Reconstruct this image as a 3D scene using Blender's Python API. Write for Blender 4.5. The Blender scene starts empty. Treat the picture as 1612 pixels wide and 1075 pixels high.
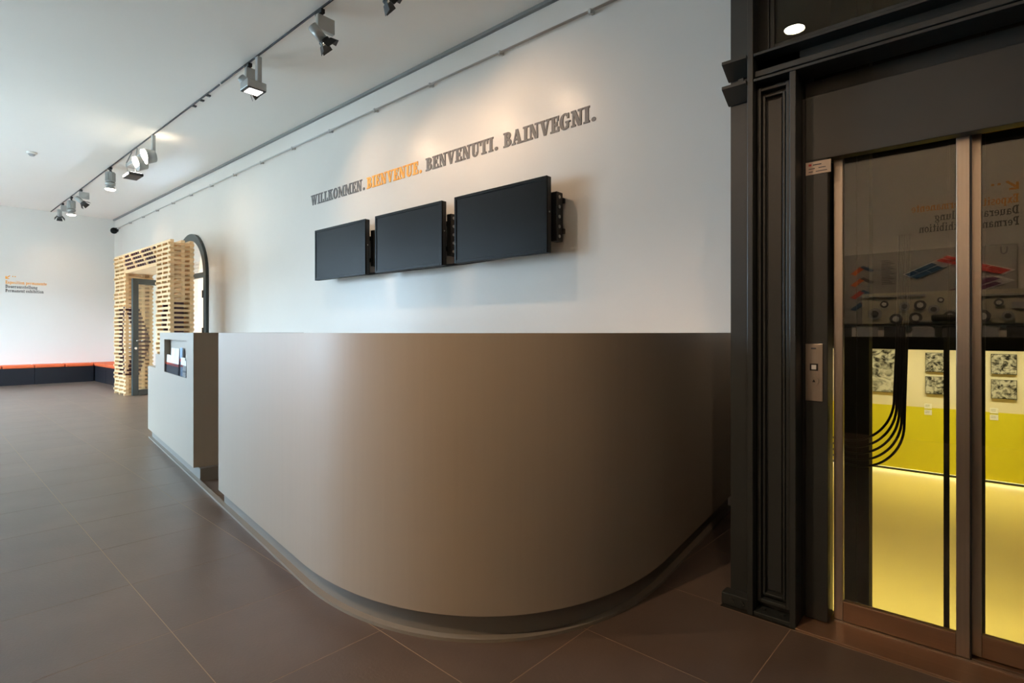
import bpy, bmesh, math, random
from mathutils import Vector, Matrix
random.seed(7)
S = bpy.context.scene
C = S.collection
pi = math.pi

# ------------------------------------------------------------------ camera
H = 1.15
cd = bpy.data.cameras.new('camera')
cam = bpy.data.objects.new('camera', cd)
C.objects.link(cam)
cd.sensor_width = 36.0
cd.lens = 860.0 / 1612.0 * 36.0
cd.shift_y = -14.5 / 1612.0
cd.clip_start = 0.02
cam.location = (0, 0, H)
TH = math.atan(978 / 860.0)
cam.rotation_euler = (pi / 2, 0, math.atan2(math.cos(TH), math.sin(TH)))
S.camera = cam

# ------------------------------------------------------------------ world, daylight, exposure
SKY = 47.0
w = bpy.data.worlds.new('overcast_sky')
S.world = w
w.use_nodes = True
bg = w.node_tree.nodes['Background']
bg.inputs[0].default_value = (0.55, 0.75, 1.0, 1)
bg.inputs[1].default_value = SKY
S.view_settings.view_transform = 'Standard'
S.view_settings.look = 'None'
S.view_settings.gamma = 1.0
S.view_settings.use_curve_mapping = False
S.view_settings.exposure = 0.12
try:
    S.cycles.max_bounces = 10
    S.cycles.diffuse_bounces = 6
    S.cycles.transparent_max_bounces = 16
    S.cycles.sample_clamp_indirect = 6.0
    S.cycles.use_denoising = True
except Exception:
    pass
SPOT_W = 1.5          # scale of the track lamps
WARM = (1.0, 0.67, 0.42)
WARM2 = (1.0, 0.80, 0.60)

# room
XL, XR, YB, YF, ZC = -16.3, 2.4, 3.655, -2.6, 3.93
WINDOWS = [(-8.5, -7.1), (-11.6, -9.2), (-14.9, -12.5)]
WZ0, WZ1 = 0.2, 3.55
for i, (a, b) in enumerate(WINDOWS):
    ld = bpy.data.lights.new('window_portal', 'AREA')
    ld.shape = 'RECTANGLE'
    ld.size = b - a
    ld.size_y = WZ1 - WZ0
    ld.cycles.is_portal = True
    lo = bpy.data.objects.new('window_portal', ld)
    lo.location = ((a + b) / 2, YF - 0.32, (WZ0 + WZ1) / 2)
    lo.rotation_euler = (pi / 2, 0, 0)        # -Z axis looks to +Y
    C.objects.link(lo)


# ------------------------------------------------------------------ materials
def lin(c):
    def f(v):
        v /= 255.0
        return v / 12.92 if v <= 0.04045 else ((v + 0.055) / 1.055) ** 2.4
    return (f(c[0]), f(c[1]), f(c[2]), 1)


def mat(name, rgb, rough=0.5, metal=0.0, var=0.0, scale=4.0, stretch=(1, 1, 1), bump=0.0, bscale=40.0,
        emit=None, estr=0.0, spec=0.5, coat=0.0, detail=4.0, object_var=0.0):
    m = bpy.data.materials.new(name)
    m.use_nodes = True
    nt = m.node_tree
    b = nt.nodes['Principled BSDF']
    col = lin(rgb)
    b.inputs['Base Color'].default_value = col
    b.inputs['Roughness'].default_value = rough
    b.inputs['Metallic'].default_value = metal
    b.inputs['Specular IOR Level'].default_value = spec
    b.inputs['Coat Weight'].default_value = coat
    if emit:
        b.inputs['Emission Color'].default_value = (*emit, 1)
        b.inputs['Emission Strength'].default_value = estr
    if var or bump or object_var:
        tc = nt.nodes.new('ShaderNodeTexCoord')
        mp = nt.nodes.new('ShaderNodeMapping')
        mp.inputs['Scale'].default_value = stretch
        nt.links.new(tc.outputs['Object'], mp.inputs['Vector'])
        src = mp.outputs['Vector']
        if object_var:
            oi = nt.nodes.new('ShaderNodeObjectInfo')
            ad = nt.nodes.new('ShaderNodeVectorMath')
            ad.operation = 'ADD'
            sc = nt.nodes.new('ShaderNodeVectorMath')
            sc.operation = 'SCALE'
            sc.inputs['Scale'].default_value = 1.0
            nt.links.new(oi.outputs['Location'], sc.inputs[0])
            nt.links.new(src, ad.inputs[0])
            nt.links.new(sc.outputs[0], ad.inputs[1])
            src = ad.outputs[0]
        if var or object_var:
            n = nt.nodes.new('ShaderNodeTexNoise')
            n.inputs['Scale'].default_value = scale
            n.inputs['Detail'].default_value = detail
            nt.links.new(src, n.inputs['Vector'])
            fac = n.outputs['Fac']
            r = nt.nodes.new('ShaderNodeValToRGB')
            r.color_ramp.elements[0].position = 0.3
            r.color_ramp.elements[1].position = 0.7
            lo_ = 1 - var
            hi_ = 1 + var
            r.color_ramp.elements[0].color = (col[0] * lo_, col[1] * lo_, col[2] * lo_, 1)
            r.color_ramp.elements[1].color = (min(1, col[0] * hi_), min(1, col[1] * hi_), min(1, col[2] * hi_), 1)
            nt.links.new(fac, r.inputs['Fac'])
            out = r.outputs['Color']
            if object_var:
                hs = nt.nodes.new('ShaderNodeHueSaturation')
                mr = nt.nodes.new('ShaderNodeMapRange')
                mr.inputs['To Min'].default_value = 1 - object_var
                mr.inputs['To Max'].default_value = 1 + object_var
                nt.links.new(oi.outputs['Random'], mr.inputs['Value'])
                nt.links.new(mr.outputs['Result'], hs.inputs['Value'])
                nt.links.new(out, hs.inputs['Color'])
                out = hs.outputs['Color']
            nt.links.new(out, b.inputs['Base Color'])
        if bump:
            n2 = nt.nodes.new('ShaderNodeTexNoise')
            n2.inputs['Scale'].default_value = bscale
            n2.inputs['Detail'].default_value = 3
            nt.links.new(src, n2.inputs['Vector'])
            bp = nt.nodes.new('ShaderNodeBump')
            bp.inputs['Strength'].default_value = bump
            bp.inputs['Distance'].default_value = 0.02
            nt.links.new(n2.outputs['Fac'], bp.inputs['Height'])
            nt.links.new(bp.outputs['Normal'], b.inputs['Normal'])
    return m


def glass(name, tint=(1, 1, 1), ior=1.5, rough=0.0):
    m = bpy.data.materials.new(name)
    m.use_nodes = True
    nt = m.node_tree
    nt.nodes.clear()
    o = nt.nodes.new('ShaderNodeOutputMaterial')
    mx = nt.nodes.new('ShaderNodeMixShader')
    lw = nt.nodes.new('ShaderNodeLayerWeight')
    lw.inputs['Blend'].default_value = 0.5
    pw = nt.nodes.new('ShaderNodeMath')
    pw.operation = 'POWER'
    pw.inputs[1].default_value = 5.0
    f0 = ((ior - 1) / (ior + 1)) ** 2
    fr = nt.nodes.new('ShaderNodeMath')
    fr.operation = 'MULTIPLY_ADD'
    fr.inputs[1].default_value = 1 - f0
    fr.inputs[2].default_value = f0
    nt.links.new(lw.outputs['Facing'], pw.inputs[0])
    nt.links.new(pw.outputs[0], fr.inputs[0])
    t = nt.nodes.new('ShaderNodeBsdfTransparent')
    t.inputs[0].default_value = (*tint, 1)
    g = nt.nodes.new('ShaderNodeBsdfGlossy')
    g.inputs['Roughness'].default_value = rough
    nt.links.new(fr.outputs[0], mx.inputs[0])
    nt.links.new(t.outputs[0], mx.inputs[1])
    nt.links.new(g.outputs[0], mx.inputs[2])
    nt.links.new(mx.outputs[0], o.inputs[0])
    return m


def photo_mat(name, seed, scale):
    m = bpy.data.materials.new(name)
    m.use_nodes = True
    nt = m.node_tree
    b = nt.nodes['Principled BSDF']
    b.inputs['Roughness'].default_value = 0.4
    tc = nt.nodes.new('ShaderNodeTexCoord')
    mp = nt.nodes.new('ShaderNodeMapping')
    mp.inputs['Location'].default_value = (seed, seed * 0.7, seed * 1.3)
    v = nt.nodes.new('ShaderNodeTexVoronoi')
    v.inputs['Scale'].default_value = scale
    n = nt.nodes.new('ShaderNodeTexNoise')
    n.inputs['Scale'].default_value = scale * 0.7
    n.inputs['Detail'].default_value = 5
    n.inputs['Distortion'].default_value = 2.2
    mul = nt.nodes.new('ShaderNodeMath')
    mul.operation = 'MULTIPLY_ADD'
    mul.inputs[1].default_value = 0.35
    r = nt.nodes.new('ShaderNodeValToRGB')
    r.color_ramp.elements[0].position = 0.52
    r.color_ramp.elements[0].color = (0.008, 0.008, 0.007, 1)
    r.color_ramp.elements[1].position = 0.82
    r.color_ramp.elements[1].color = (0.55, 0.54, 0.5, 1)
    nt.links.new(tc.outputs['Object'], mp.inputs[0])
    nt.links.new(mp.outputs[0], v.inputs['Vector'])
    nt.links.new(mp.outputs[0], n.inputs['Vector'])
    nt.links.new(v.outputs['Distance'], mul.inputs[0])
    nt.links.new(n.outputs['Fac'], mul.inputs[2])
    nt.links.new(mul.outputs[0], r.inputs[0])
    nt.links.new(r.outputs[0], b.inputs['Base Color'])
    return m


M = {}
M['plaster'] = mat('polished_white_plaster', (229, 224, 216), 0.28, var=0.02, scale=0.9, bump=0.13, bscale=9.0, spec=0.18)
M['paint'] = mat('white_paint', (232, 229, 223), 0.7, var=0.01, scale=1.0)
M['ceil'] = mat('ceiling_paint', (242, 239, 232), 0.8, var=0.01, scale=0.7)
M['gap'] = mat('shadow_gap_grey', (130, 130, 128), 0.7)
M['tile'] = mat('brown_stone_tile', (93, 79, 69), 0.37, var=0.13, scale=3.0, bump=0.04, bscale=90, object_var=0.06, detail=7, spec=0.55)
M['grout'] = mat('pale_grout', (158, 138, 112), 0.7)
M['counter'] = mat('greige_counter', (168, 158, 143), 0.42, var=0.015, scale=3.0, stretch=(14, 14, 0.4))
M['plinth'] = mat('grey_plinth', (128, 124, 117), 0.45)
M['alu'] = mat('pale_base_strip', (134, 127, 116), 0.5)
M['birch'] = mat('pale_birch_ply', (214, 184, 146), 0.5, var=0.06, scale=6, stretch=(1, 8, 1))
M['wood'] = mat('pale_fir_slat', (232, 196, 148), 0.55, var=0.07, scale=9, stretch=(1, 1, 6), object_var=0.09)
M['burg'] = mat('burgundy_stained_slat', (66, 26, 30), 0.55, var=0.12, scale=9, object_var=0.1)
M['door'] = mat('dark_green_frame', (44, 51, 49), 0.4)
M['steel'] = mat('brushed_steel', (176, 164, 150), 0.32, metal=0.85, var=0.05, scale=4, stretch=(30, 30, 0.5))
M['steel_d'] = mat('bronze_steel', (142, 112, 88), 0.36, metal=0.5, var=0.06, scale=4, stretch=(0.6, 30, 30))
M['chrome'] = mat('chrome', (210, 210, 210), 0.18, metal=1.0)
M['iron'] = mat('anthracite_iron_paint', (42, 46, 45), 0.42, var=0.05, scale=6, bump=0.03, bscale=30)
M['black'] = mat('matt_black', (22, 22, 22), 0.5)
M['blackg'] = mat('black_gloss', (10, 10, 10), 0.35, spec=0.1)
M['screen'] = mat('dark_screen', (20, 20, 19), 0.36, spec=0.09)
M['lamp_grey'] = mat('silver_grey_lamp', (176, 178, 176), 0.4, metal=0.35)
M['track'] = mat('dark_track', (58, 62, 68), 0.45, metal=0.3)
M['bulb'] = mat('lit_lamp', (255, 240, 220), 0.4, emit=(1.0, 0.86, 0.66), estr=18)
M['bulb2'] = mat('lit_downlight', (255, 240, 220), 0.4, emit=(1.0, 0.88, 0.70), estr=90)
M['led'] = mat('lit_flood_panel', (255, 250, 240), 0.4, emit=(1.0, 0.94, 0.85), estr=6)
M['led_dim'] = mat('dim_light_strip', (255, 245, 220), 0.4, emit=(1.0, 0.9, 0.65), estr=1.2)
M['t_grey'] = mat('grey_lettering', (112, 104, 98), 0.55)
M['t_dark'] = mat('dark_grey_lettering', (72, 70, 68), 0.55)
M['t_or'] = mat('orange_lettering', (246, 168, 56), 0.55)
M['cush'] = mat('orange_cushion', (214, 92, 44), 0.7, var=0.04, scale=10)
M['navy'] = mat('navy_black_panel', (22, 23, 30), 0.45)
M['rail'] = mat('grey_rail', (190, 188, 184), 0.45)
M['glass'] = glass('clear_glass', (0.96, 0.98, 0.96), 1.5)
M['glass_t'] = glass('elevator_glass', (0.86, 0.88, 0.78), 1.8)
M['acryl'] = glass('acrylic', (0.98, 0.98, 0.98), 1.45)
M['paper'] = mat('white_paper', (236, 236, 234), 0.6)
M['red'] = mat('red_print', (206, 70, 66), 0.6)
M['orange'] = mat('orange_print', (224, 106, 54), 0.6)
M['blue'] = mat('blue_print', (38, 78, 118), 0.6)
M['purple'] = mat('purple_print', (96, 44, 84), 0.6)
M['lgrey'] = mat('light_grey_print', (172, 174, 178), 0.6)
M['dgrey'] = mat('dark_grey_print', (80, 82, 90), 0.6)
M['navyp'] = mat('navy_print', (36, 46, 78), 0.6)
M['skyp'] = mat('pale_blue_print', (150, 176, 210), 0.6)
M['yellow'] = mat('yellow_wall_paint', (216, 208, 34), 0.7)
M['lowfloor'] = mat('pale_resin_floor', (208, 188, 108), 0.4, var=0.04, scale=1.2)
M['lowwall'] = mat('cream_wall_paint', (226, 218, 196), 0.75)
M['shaft'] = mat('black_shaft', (24, 23, 18), 0.75)
M['sign'] = mat('beige_notice', (216, 200, 186), 0.5)
M['ground'] = mat('street_paving', (232, 228, 220), 0.85, var=0.03, scale=2)


# ------------------------------------------------------------------ mesh helpers
class MB:
    def __init__(self, off=(0, 0, 0)):
        self.bm = bmesh.new()
        self.off = Vector(off)

    def v(self, p):
        return self.bm.verts.new(Vector(p) - self.off)

    def box(self, lo, hi, bevel=0.0, seg=2):
        lo, hi = [min(a, b) for a, b in zip(lo, hi)], [max(a, b) for a, b in zip(lo, hi)]
        vs = [self.v((x, y, z)) for z in (lo[2], hi[2]) for y in (lo[1], hi[1]) for x in (lo[0], hi[0])]
        fs = [(0, 2, 3, 1), (4, 5, 7, 6), (0, 1, 5, 4), (2, 6, 7, 3), (0, 4, 6, 2), (1, 3, 7, 5)]
        ff = [self.bm.faces.new([vs[i] for i in f]) for f in fs]
        if bevel:
            es = list({e for f in ff for e in f.edges})
            bmesh.ops.bevel(self.bm, geom=es, offset=bevel, segments=seg, affect='EDGES', profile=0.5)
        return self

    def prism(self, poly, axis, a, b):
        """poly: list of 2D points; axis 'z': (x,y), 'y': (x,z), 'x': (y,z)"""
        def P(p, t):
            return {'z': (p[0], p[1], t), 'y': (p[0], t, p[1]), 'x': (t, p[0], p[1])}[axis]
        A = [self.v(P(p, a)) for p in poly]
        B = [self.v(P(p, b)) for p in poly]
        fs = [self.bm.faces.new(A[::-1]), self.bm.faces.new(B)]
        n = len(poly)
        for i in range(n):
            fs.append(self.bm.faces.new([A[i], A[(i + 1) % n], B[(i + 1) % n], B[i]]))
        return self

    def cyl(self, p0, p1, r0, r1=None, n=16, caps=True):
        r1 = r0 if r1 is None else r1
        p0, p1 = Vector(p0), Vector(p1)
        d = (p1 - p0).normalized()
        q = d.to_track_quat('Z', 'Y').to_matrix()
        A, B = [], []
        for i in range(n):
            a = 2 * pi * i / n
            o = q @ Vector((math.cos(a), math.sin(a), 0))
            A.append(self.v(p0 + o * r0))
            B.append(self.v(p1 + o * r1))
        for i in range(n):
            f = self.bm.faces.new([A[i], A[(i + 1) % n], B[(i + 1) % n], B[i]])
            f.smooth = n > 8
        if caps:
            self.bm.faces.new(A[::-1])
            self.bm.faces.new(B)
        return self

    def tube(self, pts, r, n=8):
        pts = [Vector(p) for p in pts]
        rings = []
        for i, p in enumerate(pts):
            d = (pts[min(i + 1, len(pts) - 1)] - pts[max(i - 1, 0)]).normalized()
            q = d.to_track_quat('Z', 'Y').to_matrix()
            rings.append([self.v(p + q @ Vector((math.cos(2 * pi * k / n), math.sin(2 * pi * k / n), 0)) * r) for k in range(n)])
        for a, b in zip(rings, rings[1:]):
            for k in range(n):
                f = self.bm.faces.new([a[k], a[(k + 1) % n], b[(k + 1) % n], b[k]])
                f.smooth = True
        self.bm.faces.new(rings[0][::-1])
        self.bm.faces.new(rings[-1])
        return self

    def build(self, name, m, parent=None):
        bmesh.ops.recalc_face_normals(self.bm, faces=self.bm.faces[:])
        me = bpy.data.meshes.new(name)
        self.bm.to_mesh(me)
        self.bm.free()
        me.materials.append(M[m] if isinstance(m, str) else m)
        return link(name, me, parent)


def link(name, me, parent=None):
    o = bpy.data.objects.new(name, me)
    C.objects.link(o)
    if parent:
        o.parent = parent
    return o


def thing(name, label, cat, loc=(0, 0, 0), rotz=0.0, group=None):
    o = bpy.data.objects.new(name, None)
    o.empty_display_size = 0.1
    C.objects.link(o)
    o.location = loc
    o.rotation_euler = (0, 0, rotz)
    return tag(o, label, cat, group)


def tag(o, label, cat, group=None):
    o['label'] = label
    o['category'] = cat
    if group:
        o['group'] = group
    return o


def struct(o, label=None):
    o['kind'] = 'structure'
    if label:
        o['label'] = label
    return o


def centred(o):
    """move the origin of a world-coordinate mesh to its base centre"""
    me = o.data
    xs = [v.co for v in me.vertices]
    c = Vector(((min(v.x for v in xs) + max(v.x for v in xs)) / 2, (min(v.y for v in xs) + max(v.y for v in xs)) / 2, min(v.z for v in xs)))
    me.transform(Matrix.Translation(-c))
    o.location = o.location + c
    return o


def lamp_spot(loc, aim, watts, angle, blend, color, radius, parent=None, off=(0, 0, 0)):
    ld = bpy.data.lights.new('lamp_light', 'SPOT')
    ld.energy = watts
    ld.spot_size = math.radians(angle)
    ld.spot_blend = blend
    ld.color = color
    ld.shadow_soft_size = radius
    o = bpy.data.objects.new('lamp_light', ld)
    C.objects.link(o)
    o.location = Vector(loc) - Vector(off)
    o.rotation_euler = (Vector(aim) - Vector(loc)).to_track_quat('-Z', 'Y').to_euler()
    if parent:
        o.parent = parent
    return o


# ================================================================== the room shell
# floor slab + tiles
FLOOR_POLY = [(XL - .3, YF - .3), (XR + .3, YF - .3), (XR + .3, 2.305), (-0.862, 2.305), (-0.862, YB + .05), (XL - .3, YB + .05)]
b = MB()
b.prism(FLOOR_POLY, 'z', -0.25, -0.0006)
floor = struct(b.build('floor', 'grout'), 'pale grout bed under brown stone tiles')

TX, TY = 0.583, 0.545
ANG = math.atan(-0.019)
ca, sa = math.cos(ANG), math.sin(ANG)
ORG = (-1.19, 1.235)


def t2w(u, v):
    return (ORG[0] + u * ca - v * sa, ORG[1] + u * sa + v * ca)


def clip(poly, a, b, c):
    out = []
    for i, p in enumerate(poly):
        q = poly[(i + 1) % len(poly)]
        dp, dq = a * p[0] + b * p[1] - c, a * q[0] + b * q[1] - c
        if dp <= 0:
            out.append(p)
        if dp * dq < 0:
            t = dp / (dp - dq)
            out.append((p[0] + t * (q[0] - p[0]), p[1] + t * (q[1] - p[1])))
    return out


g = 0.0015
tb = MB()
tb.prism([(g, g), (TX - g, g), (TX - g, TY - g), (g, TY - g)], 'z', -0.012, 0)
bmesh.ops.recalc_face_normals(tb.bm, faces=tb.bm.faces[:])
tile_me = bpy.data.meshes.new('tile')
tb.bm.to_mesh(tile_me)
tb.bm.free()
tile_me.materials.append(M['tile'])
cells = []
for i in range(-28, 8):
    for j in range(-9, 6):
        cs = [t2w(i * TX, j * TY), t2w((i + 1) * TX, j * TY), t2w((i + 1) * TX, (j + 1) * TY), t2w(i * TX, (j + 1) * TY)]
        cx, cy = sum(p[0] for p in cs) / 4, sum(p[1] for p in cs) / 4
        if cx < XL - .1 or cx > XR + .1 or cy < YF - .1 or cy > YB + .1:
            continue
        if min(p[1] for p in cs) > 2.3 and cx > -0.57:
            continue
        dep = -0.6606 * cx + 0.7508 * cy
        lat = 0.7508 * cx + 0.6606 * cy
        vis = dep > 1.2 and abs(lat / dep) < 1.05
        cells.append((0 if vis else 1, math.hypot(cx, cy), i, j, cs))
cells.sort()
rest = MB()
for k, (vis, d, i, j, cs) in enumerate(cells):
    needs = (max(p[1] for p in cs) > 2.303 and max(p[0] for p in cs) > -0.862)
    if k < 295 and not needs:
        t = link('tile', tile_me, floor)
        x, y = t2w(i * TX, j * TY)
        t.location = (x, y, 0)
        t.rotation_euler = (0, 0, ANG)
        continue
    inner = [t2w(i * TX + g, j * TY + g), t2w((i + 1) * TX - g, j * TY + g), t2w((i + 1) * TX - g, (j + 1) * TY - g), t2w(i * TX + g, (j + 1) * TY - g)]
    polys = [inner]
    if needs:
        polys = [clip(inner, 0, 1, 2.3), clip(clip(inner, 0, -1, -2.3), 1, 0, -0.862)]
    for po in polys:
        if len(po) >= 3:
            if needs:
                tm = MB()
                tm.prism(po, 'z', -0.012, 0)
                centred(tm.build('tile', 'tile', floor)).location.z = -0.012
            else:
                rest.prism(po, 'z', -0.012, 0)
ro = rest.build('tile_field', 'tile', floor)
ro['kind'] = 'stuff'

# ceiling
b = MB()
b.box((XL - .3, YF - .3, ZC), (XR + .3, YB - 0.0, ZC + .2))
struct(b.build('ceiling', 'ceil'), 'plain white ceiling')
b = MB()
b.box((XL, YB - .035, ZC - .03), (-0.9, YB, ZC + .001))
struct(b.build('trim_1', 'gap'), 'grey strip standing in for the shadow gap where ceiling meets the long wall')  # solid strip, shade of the ceiling gap put into its grey

# long plaster wall with the arched doorway
AX, AR, AS = -11.02, 0.745, 2.16
b = MB()
yb2 = YB + .35
b.box((XL - .3, YB, -0.25), (AX - AR, yb2, ZC + .2))
b.box((AX + AR, YB, -0.25), (-0.93, yb2, ZC + .2))
n = 24
arc = [(AX + AR * math.cos(pi - pi * i / n), AS + AR * math.sin(pi - pi * i / n)) for i in range(n + 1)]
for p, q in zip(arc, arc[1:]):
    b.prism([p, q, (q[0], ZC + .2), (p[0], ZC + .2)], 'y', YB, yb2)
wall_back = struct(b.build('wall_back', 'plaster'), 'long polished white plaster wall')

b = MB()
b.box((XL - .3, YF - .3, -0.25), (XL, YB, ZC + .2))
struct(b.build('wall_left', 'paint'), 'far white end wall behind the bench')
b = MB()
b.box((XR, YF - .3, -0.25), (XR + .3, 2.305, ZC + .2))
struct(b.build('wall_right', mat('taupe_end_wall', (92, 88, 82), 0.7)), 'unseen end wall, dark taupe to cut bounce light')  # unseen wall, made dark so less light bounces onto the near floor
b = MB()
xs = [XL]
for (a, c) in sorted(WINDOWS):
    xs += [a, c]
xs.append(XR)
for i in range(0, len(xs), 2):
    b.box((xs[i], YF - .3, -0.25), (xs[i + 1], YF, ZC + .2))
for a, c in WINDOWS:
    b.box((a, YF - .3, -0.25), (c, YF, WZ0))
    b.box((a, YF - .3, WZ1), (c, YF, ZC + .2))
struct(b.build('wall_front', 'paint'), 'white wall with tall windows opposite the counter')
for i, (a, c) in enumerate(WINDOWS):
    b = MB()
    y0, y1 = YF - .2, YF - .14
    b.box((a, y0, WZ0), (a + .07, y1, WZ1))
    b.box((c - .07, y0, WZ0), (c, y1, WZ1))
    b.box((a + .07, y0, WZ0), (c - .07, y1, WZ0 + .07))
    b.box((a + .07, y0, WZ1 - .07), (c - .07, y1, WZ1))
    b.box(((a + c) / 2 - .03, y0, WZ0 + .07), ((a + c) / 2 + .03, y1, WZ1 - .07))
    wo = struct(b.build('window_%d' % (i + 1), 'door'), 'tall dark framed window')
    for s0, s1 in ((a + .07, (a + c) / 2 - .03), ((a + c) / 2 + .03, c - .07)):
        b = MB()
        b.box((s0, YF - .175, WZ0 + .07), (s1, YF - .165, WZ1 - .07))
        b.build('pane', 'glass', wo)
b = MB()
b.box((XL - 8, YF - 16, -0.4), (XR + 8, YF - .3, -0.3))
struct(b.build('ground', 'ground'), 'street paving outside the windows')
b = MB()
b.box((XL - 8, -15.2, -0.3), (XR + 8, -14.2, 6.0))
struct(b.build('wall_street', mat('street_facade', (88, 80, 70), 0.8, var=0.05)), 'unseen low house front across the street, added to block low sky')  # unseen front, added and darkened to keep low sky off the plaster wall

# room behind the arched doorway
b = MB()
x0, x1, y0, y1 = -13.6, -8.6, yb2, 7.4
b.box((x0, y0, -.25), (x1, y1, -.002))
b.build('floor_exhibition', 'grout')
struct(bpy.data.objects['floor_exhibition'], 'floor of the room past the archway')
b = MB()
b.box((x0 - .1, y0, -.25), (x0, y1, 3.4))
b.box((x1, y0, -.25), (x1 + .1, y1, 3.4))
b.box((x0 - .1, y1, -.25), (x1 + .1, y1 + .1, 3.4))
struct(b.build('wall_exhibition', 'paint'), 'white walls of the room past the archway')
b = MB()
b.box((x0 - .1, y0, 3.4), (x1 + .1, y1 + .1, 3.5))
struct(b.build('ceiling_exhibition', 'ceil'), 'ceiling of the room past the archway')
ex = thing('ceiling_light', 'round ceiling light in the bright room past the archway', 'light', (-11.3, 5.6, 3.4))
MB().cyl((0, 0, -.05), (0, 0, 0), .2, n=24).build('lamp_housing', 'lamp_grey', ex)
MB().cyl((0, 0, -.056), (0, 0, -.05), .17, n=24).build('lens', 'led', ex)
pl = bpy.data.lights.new('lamp_light', 'POINT')
pl.energy = 220
pl.color = (1.0, 0.9, 0.78)
pl.shadow_soft_size = .15
po = bpy.data.objects.new('lamp_light', pl)
C.objects.link(po)
po.location = (0, 0, -.3)
po.parent = ex

# ================================================================== arched door frame and its open leaf
ar = thing('arched_door_frame', 'dark green arched door frame set in the white wall behind the wooden portal', 'door frame', (AX, YB, 0))
b = MB()
for i in range(n):
    a0, a1 = pi - pi * i / n, pi - pi * (i + 1) / n
    R0, R1 = AR + .035, AR - .09
    b.prism([(R0 * math.cos(a0), AS + R0 * math.sin(a0)), (R0 * math.cos(a1), AS + R0 * math.sin(a1)),
             (R1 * math.cos(a1), AS + R1 * math.sin(a1)), (R1 * math.cos(a0), AS + R1 * math.sin(a0))], 'y', -.05, .01)
b.build('arch', 'door', ar)
for s in (-1, 1):
    b = MB()
    b.box((s * (AR + .035), -.05, 0), (s * (AR - .09), .03, AS), .006)
    jb = b.build('jamb', 'door', ar)
    if s == 1:
        for z in (.3, 1.1, 1.75):
            MB().cyl((s * (AR - .05), -.07, z), (s * (AR - .05), -.07, z + .13), .013).build('hinge', 'black', jb)
b = MB()
b.box((-(AR - .06), -.03, AS - .04), (AR - .06, .03, AS + .05), .005)
b.build('transom_bar', 'door', ar)
b = MB()
pts = [((AR - .06) * math.cos(pi - pi * i / n), AS + .05 + (AR - .11) * math.sin(pi - pi * i / n)) for i in range(n + 1)]
b.prism(pts, 'y', -.006, .006)
b.build('pane', 'glass', ar)

DL = (-11.60, 2.86, 0)
dd = Vector((-0.23, 0.973, 0)).normalized()
leaf = thing('glass_door_leaf', 'dark green framed glass door standing open inside the wooden slat portal', 'door', DL, math.atan2(dd.y, dd.x))
LW, LH = 0.80, 2.12
for x in (0, LW - .1):
    b = MB()
    b.box((x, -.025, .012), (x + .1, .025, LH), .005)
    st = b.build('stile', 'door', leaf)
    if x == 0:
        for s in (-1, 1):
            hb = MB()
            hb.cyl((.05, s * .025, 1.0), (.05, s * .075, 1.0), .01)
            hb.cyl((.05, s * .07, 1.0), (.19, s * .07, 1.0), .009)
            hb.build('handle', 'chrome', st)
        hb = MB()
        hb.cyl((.05, -.032, .86), (.05, .032, .86), .022)
        hb.build('lock_cylinder', 'chrome', st)
for z0, z1 in ((.012, .11), (LH - .1, LH)):
    b = MB()
    b.box((.1, -.025, z0), (LW - .1, .025, z1), .005)
    b.build('rail', 'door', leaf)
b = MB()
b.box((.1, -.006, .11), (LW - .1, .006, LH - .1))
b.build('pane', 'glass', leaf)

# ================================================================== wooden slat portal
PT = thing('slat_portal', 'portal of stacked pale wooden slats with burgundy ends around the doorway', 'portal', (-10.93, 3.0, 0))
OFF = Vector((-10.93, 3.0, 0))
slat_cache = {}
slats = []     # (priority, size, location, material)
HS = 0.0367
NP = 35


def slat(lo, hi, m, prio):
    size = tuple(round(h - l, 3) for l, h in zip(lo, hi))
    c = Vector([(l + h) / 2 for l, h in zip(lo, hi)])
    slats.append((prio, size, c, m))


def tri(z, z0=.38, z1=1.62):
    if z <= z0 or z >= z1:
        return -1
    mid = (z0 + z1) / 2
    return 1 - abs(z - mid) / (mid - z0)


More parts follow.
